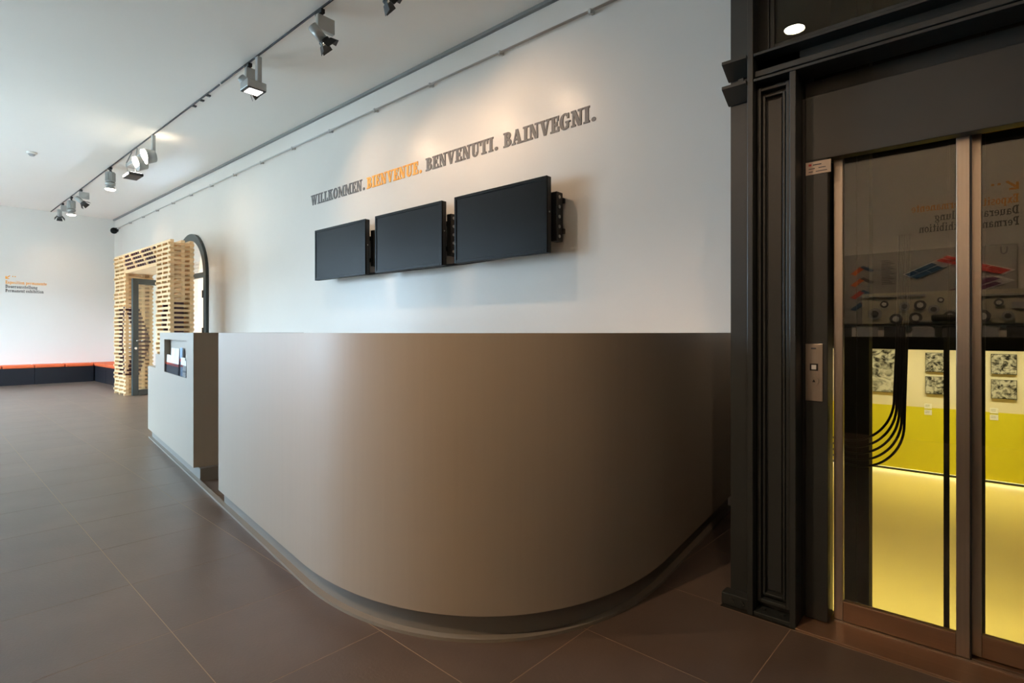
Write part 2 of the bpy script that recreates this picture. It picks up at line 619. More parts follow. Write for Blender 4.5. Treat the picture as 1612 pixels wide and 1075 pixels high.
for side, (x0, x1) in (('L', (-12.48, -11.80)), ('R', (-10.02, -9.41))):
    for p in range(NP):
        z = p * 2 * HS
        zc = z + HS
        f = tri(zc)
        jit = random.choice((-.02, 0, .02))
        # slats along Y
        for k, x in enumerate((x0 + .03, (x0 + x1) / 2, x1 - .03)):
            visible = (side == 'R' and k == 2) or (side == 'L' and k == 2)
            ya, yb_ = 2.79 + jit * .5, (3.25 if side == 'L' else 3.15)
            if f >= 0 and k == 2:
                d0 = 2.80 + .19 * f
                if side == 'L':
                    slat((x - .025, ya, z), (x + .025, d0, z + HS), 'wood', 0)
                    slat((x - .025, d0, z), (x + .028, d0 + .22, z + HS), 'burg', 0)
                    if d0 + .22 < yb_ - .03:
                        slat((x - .025, d0 + .22, z), (x + .025, yb_, z + HS), 'wood', 0)
                else:
                    slat((x - .025, ya, z), (x + .025, yb_, z + HS), 'wood', 0)
            else:
                front_dark = f >= 0 and k == 1
                if front_dark:
                    slat((x - .025 + .06 * f, ya, z), (x + .025 + .06 * f, ya + .2, z + HS), 'burg', 0)
                    slat((x - .025, ya + .2, z), (x + .025, yb_, z + HS), 'wood', 3)
                else:
                    slat((x - .025, ya, z), (x + .025, yb_, z + HS), 'wood', 0 if visible else 2)
        # slats along X
        z += HS
        xa, xb = x0 - .03, x1 + .03
        for k, y in enumerate((2.83, 3.08, 3.2) if side == 'L' else (2.83, 2.98, 3.10)):
            if side == 'R' and k == 1 and f >= 0:
                slat((xa, y - .025, z), (x1 - .12, y + .025, z + HS), 'wood', 3)
                slat((x1 - .12, y - .10, z), (x1 - .02, y + .025, z + HS), 'burg', 0)
            elif side == 'L' and k == 0 and f >= 0:
                q = x1 - .10 - .12 * f
                slat((xa, y - .025, z), (q, y + .025, z + HS), 'wood', 0)
                slat((q, y - .028, z), (q + .09, y + .025, z + HS), 'burg', 0)
                slat((q + .09, y - .025, z), (xb, y + .025, z + HS), 'wood', 1)
            else:
                slat((xa, y - .025, z), (xb, y + .025, z + HS), 'wood', 0 if k == 0 or (side == 'R') else 3)
# lintel
for p in range(5):
    z = 2.235 + p * 2 * HS
    for y in (2.83, 3.19):
        slat((-11.77, y - .025, z), (-10.01, y + .025, z + HS), 'wood', 0 if y < 3 else 3)
    z += HS
    if p < 4 or True:
        for k in range(14):
            x = -11.70 + k * .122
            if z + HS < 2.60:
                slat((x - .03, 2.785, z), (x + .03, 3.21, z + HS), 'burg' if (k + p) % 5 else 'wood', 0)
slats.sort(key=lambda s: (s[0], -s[1][0] * s[1][1] * s[1][2]))
restm = {'wood': MB(), 'burg': MB()}
for k, (pr, size, c, m) in enumerate(slats):
    if k < 299:
        key = (size, m)
        if key not in slat_cache:
            tbm = MB()
            tbm.box([-s / 2 for s in size], [s / 2 for s in size])
            bmesh.ops.recalc_face_normals(tbm.bm, faces=tbm.bm.faces[:])
            me = bpy.data.meshes.new('slat')
            tbm.bm.to_mesh(me)
            tbm.bm.free()
            me.materials.append(M[m])
            slat_cache[key] = me
        o = link('slat', slat_cache[key], PT)
        o.location = c - OFF
    else:
        h = Vector(size) / 2
        restm[m].box(c - OFF - h, c - OFF + h)
for m in restm:
    o = restm[m].build('slat_stack', m, PT)
    o['kind'] = 'stuff'
b = MB(OFF)
b.box((-11.77, 2.80, 2.215), (-10.01, 3.24, 2.234))
b.build('soffit_board', 'wood', PT)

# ================================================================== bench along the far end
BX, BZ = -15.9, 0.43
b1 = thing('bench', 'low bench with orange cushions on navy black base along the far wall', 'bench', ((XL + BX) / 2, 0.6, 0))
off = ((XL + BX) / 2, 0.6, 0)
ys = [3.16 - .53 * k for k in range(11)]
for a, c in zip(ys, ys[1:]):
    m_ = MB(off)
    m_.box((XL + .005, c + .006, BZ - .07), (BX + .012, a - .006, BZ), .018, 3)
    m_.build('cushion', 'cush', b1)
for k in range(0, 10, 2):
    m_ = MB(off)
    m_.box((XL + .005, ys[k + 2] + .003, .0), (BX, ys[k] - .003, BZ - .072))
    m_.build('base_panel', 'navy', b1)
off = (-14.4, 3.4, 0)
b2 = thing('bench', 'short bench with orange cushions against the plaster wall beside the slat portal', 'bench', off)
xsb = [XL + .005, -15.85, -14.9, -13.9, -12.9]
for a, c in zip(xsb, xsb[1:]):
    m_ = MB(off)
    m_.box((a + .006, 3.166, BZ - .07), (c - .006, YB - .005, BZ), .018, 3)
    m_.build('cushion', 'cush', b2)
    m_ = MB(off)
    m_.box((a + .003, 3.18, 0), (c - .003, YB - .005, BZ - .072))
    m_.build('base_panel', 'navy', b2)

# ================================================================== lettering
def R(x0, y0, x1, y1):
    return [[(x0, y0), (x1, y0), (x1, y1), (x0, y1)]]


def P(*p):
    return [list(p)]


def ring(cx, cy, rx, ry, tx, ty, a0=0, a1=360, n=18):
    out = []
    k = max(3, int(n * abs(a1 - a0) / 360))
    for i in range(k):
        t0, t1 = [math.radians(a0 + (a1 - a0) * (i + d) / k) for d in (0, 1)]
        out.append([(cx + rx * math.cos(t0), cy + ry * math.sin(t0)), (cx + rx * math.cos(t1), cy + ry * math.sin(t1)),
                    (cx + (rx - tx) * math.cos(t1), cy + (ry - ty) * math.sin(t1)), (cx + (rx - tx) * math.cos(t0), cy + (ry - ty) * math.sin(t0))])
    return out


def disc(cx, cy, r, n=12):
    return [[(cx + r * math.cos(2 * pi * i / n), cy + r * math.sin(2 * pi * i / n)) for i in range(n)]]


ST = R(.1, 0, .31, 1)
G = {
    'I': (ST + R(0, 0, .41, .12) + R(0, .88, .41, 1), .46),
    'L': (ST + R(0, .88, .43, 1) + R(0, 0, .6, .12) + R(.49, 0, .6, .32), .65),
    'E': (ST + R(0, .88, .6, 1) + R(0, 0, .63, .12) + R(.3, .45, .46, .56) + R(.41, .36, .49, .65) + R(.49, .68, .6, 1) + R(.52, 0, .63, .32), .69),
    'B': (ST + R(0, .88, .36, 1) + R(0, 0, .36, .12) + R(.3, .45, .36, .56) + ring(.34, .745, .28, .255, .19, .12, -90, 90) + ring(.34, .275, .33, .275, .2, .12, -90, 90), .73),
    'K': (ST + R(0, 0, .41, .12) + R(0, .88, .41, 1) + P((.3, .38), (.64, .93), (.5, .93), (.3, .56)) + P((.36, .56), (.52, .66), (.75, .06), (.5, .06)) + R(.46, .88, .76, 1) + R(.44, 0, .82, .12), .86),
    'O': (ring(.36, .5, .36, .52, .21, .12, n=28), .78),
    'M': (R(.1, 0, .2, 1) + R(.68, 0, .88, 1) + P((.08, 1), (.3, 1), (.54, .22), (.44, .1)) + P((.7, 1), (.78, 1), (.52, .1), (.44, .1)) + R(0, 0, .31, .12) + R(.58, 0, .98, .12) + R(0, .88, .24, 1) + R(.74, .88, .98, 1), 1.03),
    'N': (R(.1, 0, .2, 1) + R(.6, 0, .7, 1) + P((.06, 1), (.3, 1), (.7, 0), (.5, 0)) + R(0, 0, .32, .12) + R(0, .88, .25, 1) + R(.48, .88, .82, 1), .87),
    'V': (P((.06, .95), (.29, .95), (.47, 0), (.32, 0)) + P((.36, 0), (.47, 0), (.69, .95), (.59, .95)) + R(0, .88, .39, 1) + R(.48, .88, .8, 1), .82),
    'W': (P((.06, .95), (.27, .95), (.41, 0), (.28, 0)) + P((.32, 0), (.41, 0), (.58, .95), (.49, .95)) + P((.44, .95), (.64, .95), (.79, 0), (.66, 0)) + P((.7, 0), (.79, 0), (1.0, .95), (.9, .95)) + R(0, .88, .36, 1) + R(.43, .88, .68, 1) + R(.8, .88, 1.1, 1), 1.13),
    'U': (R(.1, .3, .31, 1) + R(.56, .3, .66, 1) + ring(.38, .32, .28, .34, .17, .13, 180, 360) + R(0, .88, .41, 1) + R(.46, .88, .76, 1), .82),
    'T': (R(.26, 0, .47, 1) + R(0, .88, .73, 1) + R(0, .64, .11, 1) + R(.62, .64, .73, 1) + R(.14, 0, .59, .12), .79),
    'A': (P((.08, 0), (.19, 0), (.43, 1), (.33, 1)) + P((.3, 1), (.5, 1), (.78, 0), (.55, 0)) + R(.22, .27, .62, .38) + R(0, 0, .31, .12) + R(.45, 0, .88, .12), .93),
    'G': (ring(.37, .5, .37, .52, .21, .12, 48, 318, 30) + R(.5, .06, .63, .45) + R(.42, .4, .76, .5) + R(.55, .66, .64, .98), .82),
    '.': (disc(.21, .12, .13), .50),
    'D': (ST + R(0, .88, .36, 1) + R(0, 0, .36, .12) + ring(.32, .5, .42, .5, .21, .12, -90, 90), .8),
    'P': (ST + R(0, .88, .36, 1) + R(0, 0, .42, .12) + ring(.34, .7, .32, .3, .2, .12, -90, 90), .72),
    'o': (ring(.28, .33, .28, .35, .15, .1), .62),
    'e': (ring(.28, .33, .28, .35, .15, .1, 0, 320) + R(.1, .3, .54, .38), .62),
    'x': (P((.02, 0), (.14, 0), (.54, .66), (.42, .66)) + P((.04, .66), (.24, .66), (.58, 0), (.38, 0)) + R(0, 0, .2, .08) + R(.34, 0, .6, .08) + R(0, .58, .26, .66) + R(.38, .58, .58, .66), .66),
    'p': (R(.09, -.28, .25, .66) + R(0, -.28, .36, -.2) + R(0, .58, .2, .66) + ring(.36, .33, .26, .35, .15, .1, -150, 150), .68),
    's': (ring(.24, .49, .22, .19, .12, .09, 20, 270) + ring(.24, .18, .24, .2, .12, .09, -160, 90), .54),
    'i': (R(.1, 0, .26, .66) + R(0, 0, .36, .08) + R(0, .58, .2, .66) + disc(.18, .88, .1, 8), .42),
    't': (R(.1, .05, .26, .9) + R(0, .57, .4, .66) + ring(.28, .12, .18, .14, .1, .08, 180, 350), .5),
    'n': (R(.09, 0, .25, .66) + R(0, 0, .34, .08) + R(0, .58, .2, .66) + ring(.38, .4, .22, .28, .15, .1, 0, 170) + R(.45, 0, .6, .42) + R(.38, 0, .68, .08), .73),
    'm': (R(.09, 0, .25, .66) + R(0, 0, .32, .08) + R(0, .58, .2, .66) + ring(.37, .4, .2, .28, .15, .1, 0, 170) + R(.42, 0, .57, .42) + ring(.69, .4, .2, .28, .15, .1, 0, 170) + R(.74, 0, .89, .42) + R(.36, 0, .62, .08) + R(.69, 0, .96, .08), 1.02),
    'r': (R(.09, 0, .25, .66) + R(0, 0, .38, .08) + R(0, .58, .2, .66) + ring(.4, .42, .18, .26, .12, .12, 30, 170), .57),
    'a': (R(.34, 0, .5, .46) + ring(.26, .44, .24, .24, .15, .09, 0, 160) + ring(.25, .19, .25, .21, .14, .09) + R(.42, 0, .6, .08), .64),
    'u': (R(.09, .2, .25, .66) + ring(.32, .24, .23, .26, .15, .1, 180, 350) + R(.42, 0, .58, .66) + R(0, .58, .2, .66) + R(.34, .58, .5, .66) + R(.5, 0, .67, .08), .72),
    'l': (R(.1, 0, .26, 1) + R(0, 0, .36, .08) + R(0, .92, .2, 1), .4),
    'g': (ring(.27, .38, .25, .28, .14, .09) + ring(.28, -.1, .28, .18, .12, .08) + R(.42, .54, .6, .64) + R(.08, .06, .2, .14), .63),
    'h': (R(.09, 0, .25, 1) + R(0, 0, .34, .08) + R(0, .92, .2, 1) + ring(.38, .4, .22, .28, .15, .1, 0, 170) + R(.45, 0, .6, .42) + R(.38, 0, .68, .08), .73),
    'b': (R(.09, 0, .25, 1) + R(0, .92, .2, 1) + ring(.36, .33, .26, .35, .15, .1, -150, 150), .68),
    ' ': ([], .32),
}


def text_width(t):
    return sum(G[c][1] for c in t) - .06


def glyph_mesh(mb, polys, o, u, nrm, sx, cap, depth=.003, step=.00008):
    o, u, nrm = Vector(o), Vector(u), Vector(nrm)
    for po in polys:
        depth += step          # every stroke a hair prouder than the last: no coplanar faces
        A = [o + u * (x * sx) + Vector((0, 0, y * cap)) for x, y in po]
        B = [p + nrm * depth for p in A]
        va, vb = [mb.v(p) for p in A], [mb.v(p) for p in B]
        mb.bm.faces.new(vb)
        mb.bm.faces.new(va[::-1])
        k = len(va)
        for i in range(k):
            mb.bm.faces.new([va[i], va[(i + 1) % k], vb[(i + 1) % k], vb[i]])


def line_of_text(t, o, u, nrm, cap, width, m, parent, off, per_letter=True, pname='text_line'):
    sx = width / text_width(t)
    x = 0
    o, u = Vector(o), Vector(u)
    joint = MB(off)
    for c in t:
        polys, adv = G[c]
        if polys:
            if per_letter:
                mb = MB(off)
                for dx in (-.022, .022):
                    glyph_mesh(mb, polys, o + u * ((x + dx) * sx), u, nrm, sx, cap, .002 if dx < 0 else .0045)
                mb.build('letter', m, parent)
            else:
                glyph_mesh(joint, polys, o + u * (x * sx), u, nrm, sx, cap)
        x += adv
    if not per_letter:
        joint.build(pname, m, parent)


for t, x0, x1, m, lab in (
        ('WILLKOMMEN.', -6.735, -5.487, 't_grey', 'grey slab serif word WILLKOMMEN. on the plaster wall'),
        ('BIENVENUE.', -5.46, -4.452, 't_or', 'orange slab serif word BIENVENUE. on the plaster wall'),
        ('BENVENUTI.', -4.40, -3.372, 't_grey', 'grey slab serif word BENVENUTI. on the plaster wall'),
        ('BAINVEGNI.', -3.315, -2.325, 't_grey', 'grey slab serif word BAINVEGNI. on the plaster wall')):
    off = ((x0 + x1) / 2, YB, 2.812)
    th = thing('wall_lettering', lab, 'lettering', off, group='welcome words on the wall')
    line_of_text(t, (x0, YB - .0005, 2.812), (1, 0, 0), (0, -1, 0), .132, x1 - x0, m, th, off)


def exhibition_text(loc, u, nrm, scale, lab):
    th = thing('wall_lettering', lab, 'lettering', loc)
    o = Vector(loc) + Vector(nrm) * .0005
    U = Vector(u)
    c = .085 * scale
    for k, (t, wd, m) in enumerate((('Exposition permanente', .70, 't_or'), ('Dauerausstellung', .535, 't_dark'), ('Permanent exhibition', .645, 't_dark'))):
        line_of_text(t, o - Vector((0, 0, k * .092 * scale)), u, nrm, c * .82, wd * scale, m, th, loc, False)
    mb = MB(loc)
    a = o + Vector((0, 0, .105 * scale))
    glyph_mesh(mb, R(0, .0, .018, .06) + R(.018, .0, .06, .016) + P((.012, .03), (.026, .018), (.082, .07), (.068, .08)) + R(.11, .05, .13, .068) + R(.15, .05, .17, .068), a, u, nrm, scale, scale)
    mb.build('arrow_mark', 't_or', th)


exhibition_text((XL, 1.665, 2.222), (0, 1, 0), (1, 0, 0), 1.0, 'small orange and grey exhibition sign lettering on the far wall above the bench')
exhibition_text((0.205, YF, 2.49), (-1, 0, 0), (0, 1, 0), 1.27, 'orange and grey exhibition lettering seen mirrored in the elevator glass')

# ================================================================== picture rail
off = (-8.5, YB, 3.66)
pr = thing('picture_rail', 'slim grey picture hanging rail high on the plaster wall', 'rail', off)
MB(off).cyl((-15.86, YB - .045, 3.66), (-0.96, YB - .045, 3.66), .011, n=10).build('rod', 'rail', pr)
x = -15.8
while x < -1.2:
    mb = MB(off)
    mb.box((x - .012, YB - .06, 3.645), (x + .012, YB, 3.675), .003)
    mb.cyl((x, YB - .045, 3.635), (x, YB - .045, 3.645), .014, n=10)
    mb.build('bracket', 'rail', pr)
    x += 0.96

# ================================================================== wall monitors
off0 = Vector((0, 0, 0))


def monitor(xc, lab):
    W, Hh, T = 1.085, .615, .06
    yf, z0 = 3.452, 1.787
    off = (xc, YB, z0)
    th = thing('wall_monitor', lab, 'monitor', off, group='three wall monitors')
    x0, x1 = xc - W / 2, xc + W / 2
    mb = MB(off)
    mb.box((x0, yf + .012, z0), (x1, yf + T, z0 + Hh), .006)
    hs = mb.build('housing', 'black', th)
    mb = MB(off)
    bz = .028
    mb.box((x0, yf, z0), (x0 + bz, yf + .014, z0 + Hh), .003)
    mb.box((x1 - bz, yf, z0), (x1, yf + .014, z0 + Hh), .003)
    mb.box((x0 + bz, yf, z0), (x1 - bz, yf + .014, z0 + bz), .003)
    mb.box((x0 + bz, yf, z0 + Hh - bz), (x1 - bz, yf + .014, z0 + Hh), .003)
    mb.build('bezel', 'blackg', th)
    mb = MB(off)
    mb.box((x0 + bz, yf + .006, z0 + bz), (x1 - bz, yf + .013, z0 + Hh - bz))
    mb.build('screen', 'screen', th)
    mb = MB(off)
    mb.box((x0 + .07, yf + T, z0 + .1), (x1 - .07, yf + T + .035, z0 + Hh - .1), .008)
    mb.build('back_cover', 'black', th)
    for dz in (.17, .42):
        mb = MB(off)
        mb.box((x0 + .12, YB - .03, z0 + dz), (x1 + .035, YB - .001, z0 + dz + .04))
        mb.build('wall_bracket', 'black', th)
    mb = MB(off)
    mb.box((x1 - .03, yf + T + .03, z0 + .1), (x1 + .03, YB - .03, z0 + .5), .004)
    arm = mb.build('mount_plate', 'black', th)
    for k in range(5):
        MB(off).cyl((x1 + .03, yf + T + .065, z0 + .14 + k * .08), (x1 + .036, yf + T + .065, z0 + .14 + k * .08), .014, n=10).build('bolt', 'lamp_grey', arm)
    MB(off).cyl((x1 - .002, yf + .032, z0 + .33), (x1 + .003, yf + .032, z0 + .33), .007, n=10).build('button', 'lamp_grey', hs)


monitor(-5.732, 'leftmost of the three black wall monitors, under the word WILLKOMMEN')
monitor(-4.465, 'middle one of the three black wall monitors')
monitor(-3.208, 'rightmost and nearest of the three black wall monitors')
mb = MB()
mb.tube([(-6.2, YB - .02, 1.83), (-5.0, YB - .02, 1.815), (-3.8, YB - .02, 1.81), (-2.9, YB - .02, 1.83)], .012)
tag(centred(mb.build('cable', 'black')), 'black cable running along the wall behind the monitors', 'cable')

# ================================================================== reception counter
A0 = (-6.935, 1.858)
ROT = math.atan2(-0.1346, 0.9909)
CT = 1.147
CB = 0.10


def bez(P0, P1, P2, P3, n):
    out = []
    for i in range(n + 1):
        t = i / n
        out.append(tuple((1 - t) ** 3 * a + 3 * (1 - t) ** 2 * t * b_ + 3 * (1 - t) * t * t * c + t ** 3 * d for a, b_, c, d in zip(P0, P1, P2, P3)))
    return out


sd = Vector((-0.249, 1)).normalized()
P3 = (5.65 - .249 * (1.3 - 1.412), 1.3)
curve = [(3.09, 0), (3.8, 0)] + bez((4.6, 0), (5.5, 0), (P3[0] - .8 * sd.x, P3[1] - .8 * sd.y), P3, 40)
curve.append((P3[0] + sd.x * .62, P3[1] + sd.y * .62))
curve.append((P3[0] + sd.x * 1.265, P3[1] + sd.y * 1.265))


def offset(path, d):
    out = []
    for i, p in enumerate(path):
        a = Vector(path[max(i - 1, 0)])
        c = Vector(path[min(i + 1, len(path) - 1)])
        t = (c - a).normalized()
        nrm = Vector((-t.y, t.x))
        out.append((p[0] + nrm.x * d, p[1] + nrm.y * d))
    return out


def shell(path, d0, d1, z0, z1, bev=0.0):
    mb = MB()
    o, i_ = offset(path, d0), offset(path, d1)
    rings = [[mb.v((p[0], p[1], z)) for p in path_] for path_, z in ((o, z0), (o, z1), (i_, z1), (i_, z0))]
    k = len(path)
    for r in range(4):
        a, c = rings[r], rings[(r + 1) % 4]
        for j in range(k - 1):
            f = mb.bm.faces.new([a[j], a[j + 1], c[j + 1], c[j]])
            f.smooth = r in (0, 2)
    mb.bm.faces.new([rings[r][0] for r in range(4)])
    mb.bm.faces.new([rings[r][-1] for r in range(4)][::-1])
    return mb


cu = thing('reception_counter', 'large greige reception counter sweeping round in a rounded corner to the wall', 'counter', (A0[0], A0[1], 0), ROT)
o = shell(curve, 0, .12, CB, CT).build('front_panel', 'counter', cu)
es = o.modifiers.new('edge', 'EDGE_SPLIT')
es.split_angle = math.radians(40)
o = shell(curve, .035, .1, 0.0, CB).build('plinth', 'plinth', cu)
o.modifiers.new('edge', 'EDGE_SPLIT').split_angle = math.radians(40)
o = shell(curve, .004, .036, 0.0, .013).build('base_strip', 'alu', cu)
o.modifiers.new('edge', 'EDGE_SPLIT').split_angle = math.radians(40)
o = shell(curve, .121, .72, .70, .74).build('worktop', 'birch', cu)
o.modifiers.new('edge', 'EDGE_SPLIT').split_angle = math.radians(40)

bu = thing('brochure_counter', 'greige counter unit with stepped end and brochure niche left of the passage', 'counter', (A0[0], A0[1], 0), ROT)
LE = 2.31           # length
ND = .05            # niche depth
D = .85
n0, n1, nz0, nz1 = 1.02, 2.06, .775, 1.083
mb = MB()
T = .10
# front wall with steps and niche opening
mb.box((0.0, 0, CB), (.5, T, .785))
mb.box((.5, 0, CB), (.77, T, .93))
mb.box((.77, 0, CB), (n0, T + .04, CT))
mb.box((n1, 0, CB), (LE, T + .04, CT))
mb.box((n0, 0, CB), (n1, T + .04, nz0))
mb.box((n0, 0, nz1), (n1, T + .04, CT))
mb.box((n0 - .001, ND, nz0 - .001), (n1 + .001, T + .04, nz1 + .001))
mb.build('front_panel', 'counter', bu)
mb = MB()
mb.box((LE - .04, T + .04, CB), (LE, D, CT))
mb.build('side_panel', 'counter', bu)
mb = MB()
mb.box((0, T, CB), (.04, D, .785))
mb.build('side_panel', 'counter', bu)
mb = MB()
mb.box((0.04, T, .745), (.5, D, .785))
mb.build('low_worktop', 'birch', bu)
mb = MB()
mb.box((.5, T, .5), (.54, D, .93))
mb.build('step_panel', 'birch', bu)
mb = MB()
mb.box((.54, T, .89), (.77, D, .93))
mb.build('middle_worktop', 'birch', bu)
mb = MB()
mb.box((.77, T + .04, 1.107), (LE - .04, D, CT - .001))
mb.build('top_panel', 'counter', bu)
mb = MB()
mb.box((.03, D - .03, .93), (.77, D, 1.06))
mb.build('back_rail', 'birch', bu)
mb = MB()
mb.box((0.03, .035, 0), (LE + .06, D - .05, CB))
mb.build('plinth', 'plinth', bu)
mb = MB()
mb.box((0.0, .004, 0), (3.09, .036, .013))
mb.build('base_strip', 'alu', bu)
mb = MB()
mb.box((n0 + .004, .002, nz0), (n1 - .004, .006, nz0 + .10))
mb.build('acrylic_front', 'acryl', bu)

# leaflets in the niche (top-level, standing in it)
cr, sr = math.cos(ROT), math.sin(ROT)


def c2w(x, y):
    return (A0[0] + x * cr - y * sr, A0[1] + x * sr + y * cr)


def leaflet(x, wdt, hgt, y, lab, bands, name='leaflet', group='leaflets in the niche'):
    wx, wy = c2w(x, y)
    th = thing(name, lab, 'leaflet', (wx, wy, nz0), ROT, group)
    th.rotation_euler = (math.radians(-2), 0, ROT)
    for k, (z0, z1, m) in enumerate(bands):
        mb = MB()
        mb.box((0, 0, z0 * hgt), (wdt, .004, z1 * hgt))
        mb.build(('bottom_band', 'stripe', 'top_band', 'title_patch')[k % 4], m, th)


std = [(0, .42, 'dgrey'), (.42, .55, 'red'), (.55, 1, 'paper')]
leaflet(.03 + n0, .19, .165, .012, 'white leaflet with red stripe and grey foot, leftmost in the niche', std)
leaflet(.225 + n0, .19, .165, .012, 'white leaflet with red stripe and grey foot, second from left in the niche', std)
leaflet(.42 + n0, .19, .165, .012, 'white leaflet with red stripe and grey foot, third from left in the niche', std)
leaflet(.16 + n0, .19, .23, .026, 'taller pale leaflet behind the left red striped leaflets', [(0, .6, 'lgrey'), (.6, 1, 'paper')])
leaflet(.36 + n0, .17, .23, .026, 'taller pale leaflet behind the third red striped leaflet', [(0, .6, 'lgrey'), (.6, 1, 'paper')])
leaflet(.59 + n0, .10, .24, .022, 'tall narrow navy leaflet in the middle of the niche', [(0, .5, 'navyp'), (.5, .6, 'red'), (.6, 1, 'skyp')])
leaflet(.70 + n0, .16, .16, .013, 'pale blue leaflet right of the navy one in the niche', [(0, .5, 'skyp'), (.5, .62, 'red'), (.62, 1, 'paper')])
leaflet(.86 + n0, .15, .26, .025, 'tallest leaflet with red top and navy foot at the right of the niche', [(0, .4, 'navyp'), (.4, .5, 'red'), (.5, .8, 'paper'), (.8, 1, 'red')])
leaflet(.82 + n0, .13, .14, .008, 'small white card with grey print standing at the right of the niche', [(0, .28, 'paper'), (.28, .4, 'lgrey'), (.4, 1, 'paper')], 'card')

# ================================================================== ceiling track and lamps
TYY = 2.43
off = (-8, TYY, ZC)
tr = thing('lighting_track', 'thin dark ceiling track carrying the spotlights', 'track', off)
for a, c in ((XL + .05, -11.35), (-11.3, -6.5), (-6.45, -1.0)):
    mb = MB(off)
    mb.box((a, TYY - .006, ZC - .016), (c, TYY + .006, ZC - .001))
    mb.build('track_section', 'track', tr)
for x in (-7.35, -7.1, -6.9):
    mb = MB(off)
    mb.box((x - .02, TYY + .011, ZC - .015), (x + .02, TYY + .05, ZC - .001))
    mb.build('ceiling_clip', 'track', tr)


def barn_spot(x, aim, lab, watts, angle=60, lit=False, flaps=True):
    off = (x, TYY, ZC - .022)
    th = thing('track_spotlight', lab, 'spotlight', off, group='spotlights on the track')
    mb = MB(off)
    mb.box((x - .05, TYY - .02, ZC - .06), (x + .05, TYY + .02, ZC - .022), .004)
    mb.build('adapter', 'black', th)
    mb = MB(off)
    mb.box((x - .022, TYY - .03, ZC - .19), (x + .022, TYY + .13, ZC - .06), .006)
    mb.build('gear_box', 'lamp_grey', th)
    piv = Vector((x, TYY - .05, ZC - .20))
    mb = MB(off)
    mb.box((x - .012, TYY - .065, ZC - .205), (x + .012, TYY - .02, ZC - .16))
    mb.build('joint', 'lamp_grey', th)
    d = (Vector(aim) - piv).normalized()
    p0, p1 = piv - d * .03, piv + d * .11
    mb = MB(off)
    mb.cyl(p0, p1, .042, n=20)
    mb.build('head', 'lamp_grey', th)
    mb = MB(off)
    mb.cyl(p1, p1 + d * .02, .05, n=20, caps=False)
    mb.cyl(p1 - d * .004, p1 + d * .002, .05, n=20)
    rg = mb.build('front_ring', 'black', th)
    if flaps:
        q = d.to_track_quat('Z', 'Y').to_matrix()
        for k in range(4):
            a = k * pi / 2
            r0 = q @ Vector((math.cos(a), math.sin(a), 0))
            t0 = q @ Vector((-math.sin(a), math.cos(a), 0))
            b0 = p1 + d * .02 + r0 * .05
            b1 = b0 + d * .055 + r0 * .035
            mb = MB(off)
            pts = [b0 - t0 * .04, b0 + t0 * .04, b1 + t0 * .052, b1 - t0 * .052]
            nn = (b1 - b0).cross(t0).normalized() * .002
            va = [mb.v(p - nn) for p in pts]
            vb = [mb.v(p + nn) for p in pts]
            mb.bm.faces.new(va)
            mb.bm.faces.new(vb[::-1])
            for i in range(4):
                mb.bm.faces.new([va[i], va[(i + 1) % 4], vb[(i + 1) % 4], vb[i]])
            mb.build('barn_door', 'black', rg)
    mb = MB(off)
    mb.cyl(p1 + d * .002, p1 + d * .006, .034, n=18)
    mb.build('lens', 'bulb', th)
    if watts:
        lamp_spot(p1 + d * .10, aim, watts * SPOT_W, angle, 1.0, WARM, .03, th, off)


def can_spot(x, aim, lab, watts, angle=70):
    off = (x, TYY, ZC - .022)
    th = thing('track_spotlight', lab, 'spotlight', off, group='spotlights on the track')
    mb = MB(off)
    mb.box((x - .05, TYY - .02, ZC - .055), (x + .05, TYY + .02, ZC - .022), .004)
    mb.build('adapter', 'black', th)
    mb = MB(off)
    mb.cyl((x, TYY, ZC - .1), (x, TYY, ZC - .05), .012)
    mb.tube([(x + .02, TYY, ZC - .06), (x + .07, TYY, ZC - .07), (x + .08, TYY, ZC - .1), (x + .04, TYY, ZC - .12)], .006)
    mb.build('stem', 'black', th)
    mb = MB(off)
    mb.cyl((x, TYY, ZC - .26), (x, TYY, ZC - .1), .062, n=20)
    for k in range(16):
        a = 2 * pi * k / 16
        c, s = math.cos(a), math.sin(a)
        mb.cyl((x + .066 * c, TYY + .066 * s, ZC - .25), (x + .066 * c, TYY + .066 * s, ZC - .11), .008, n=6)
    mb.build('heat_sink', 'lamp_grey', th)
    mb = MB(off)
    mb.cyl((x, TYY, ZC - .32), (x, TYY, ZC - .275), .072, n=20)
    mb.cyl((x, TYY, ZC - .276), (x, TYY, ZC - .259), .03, n=12)
    mb.build('collar', 'lamp_grey', th)
    mb = MB(off)
    mb.cyl((x, TYY, ZC - .385), (x, TYY, ZC - .32), .078, .045, n=20, caps=False)
    mb.build('reflector', 'lamp_grey', th)
    mb = MB(off)
    mb.cyl((x, TYY, ZC - .40), (x, TYY, ZC - .384), .06, .076, n=20)
    mb.build('bulb', 'bulb', th)
    if watts:
        lamp_spot((x, TYY, ZC - .41), aim, watts * SPOT_W, angle, .7, WARM2, .05, th, off)


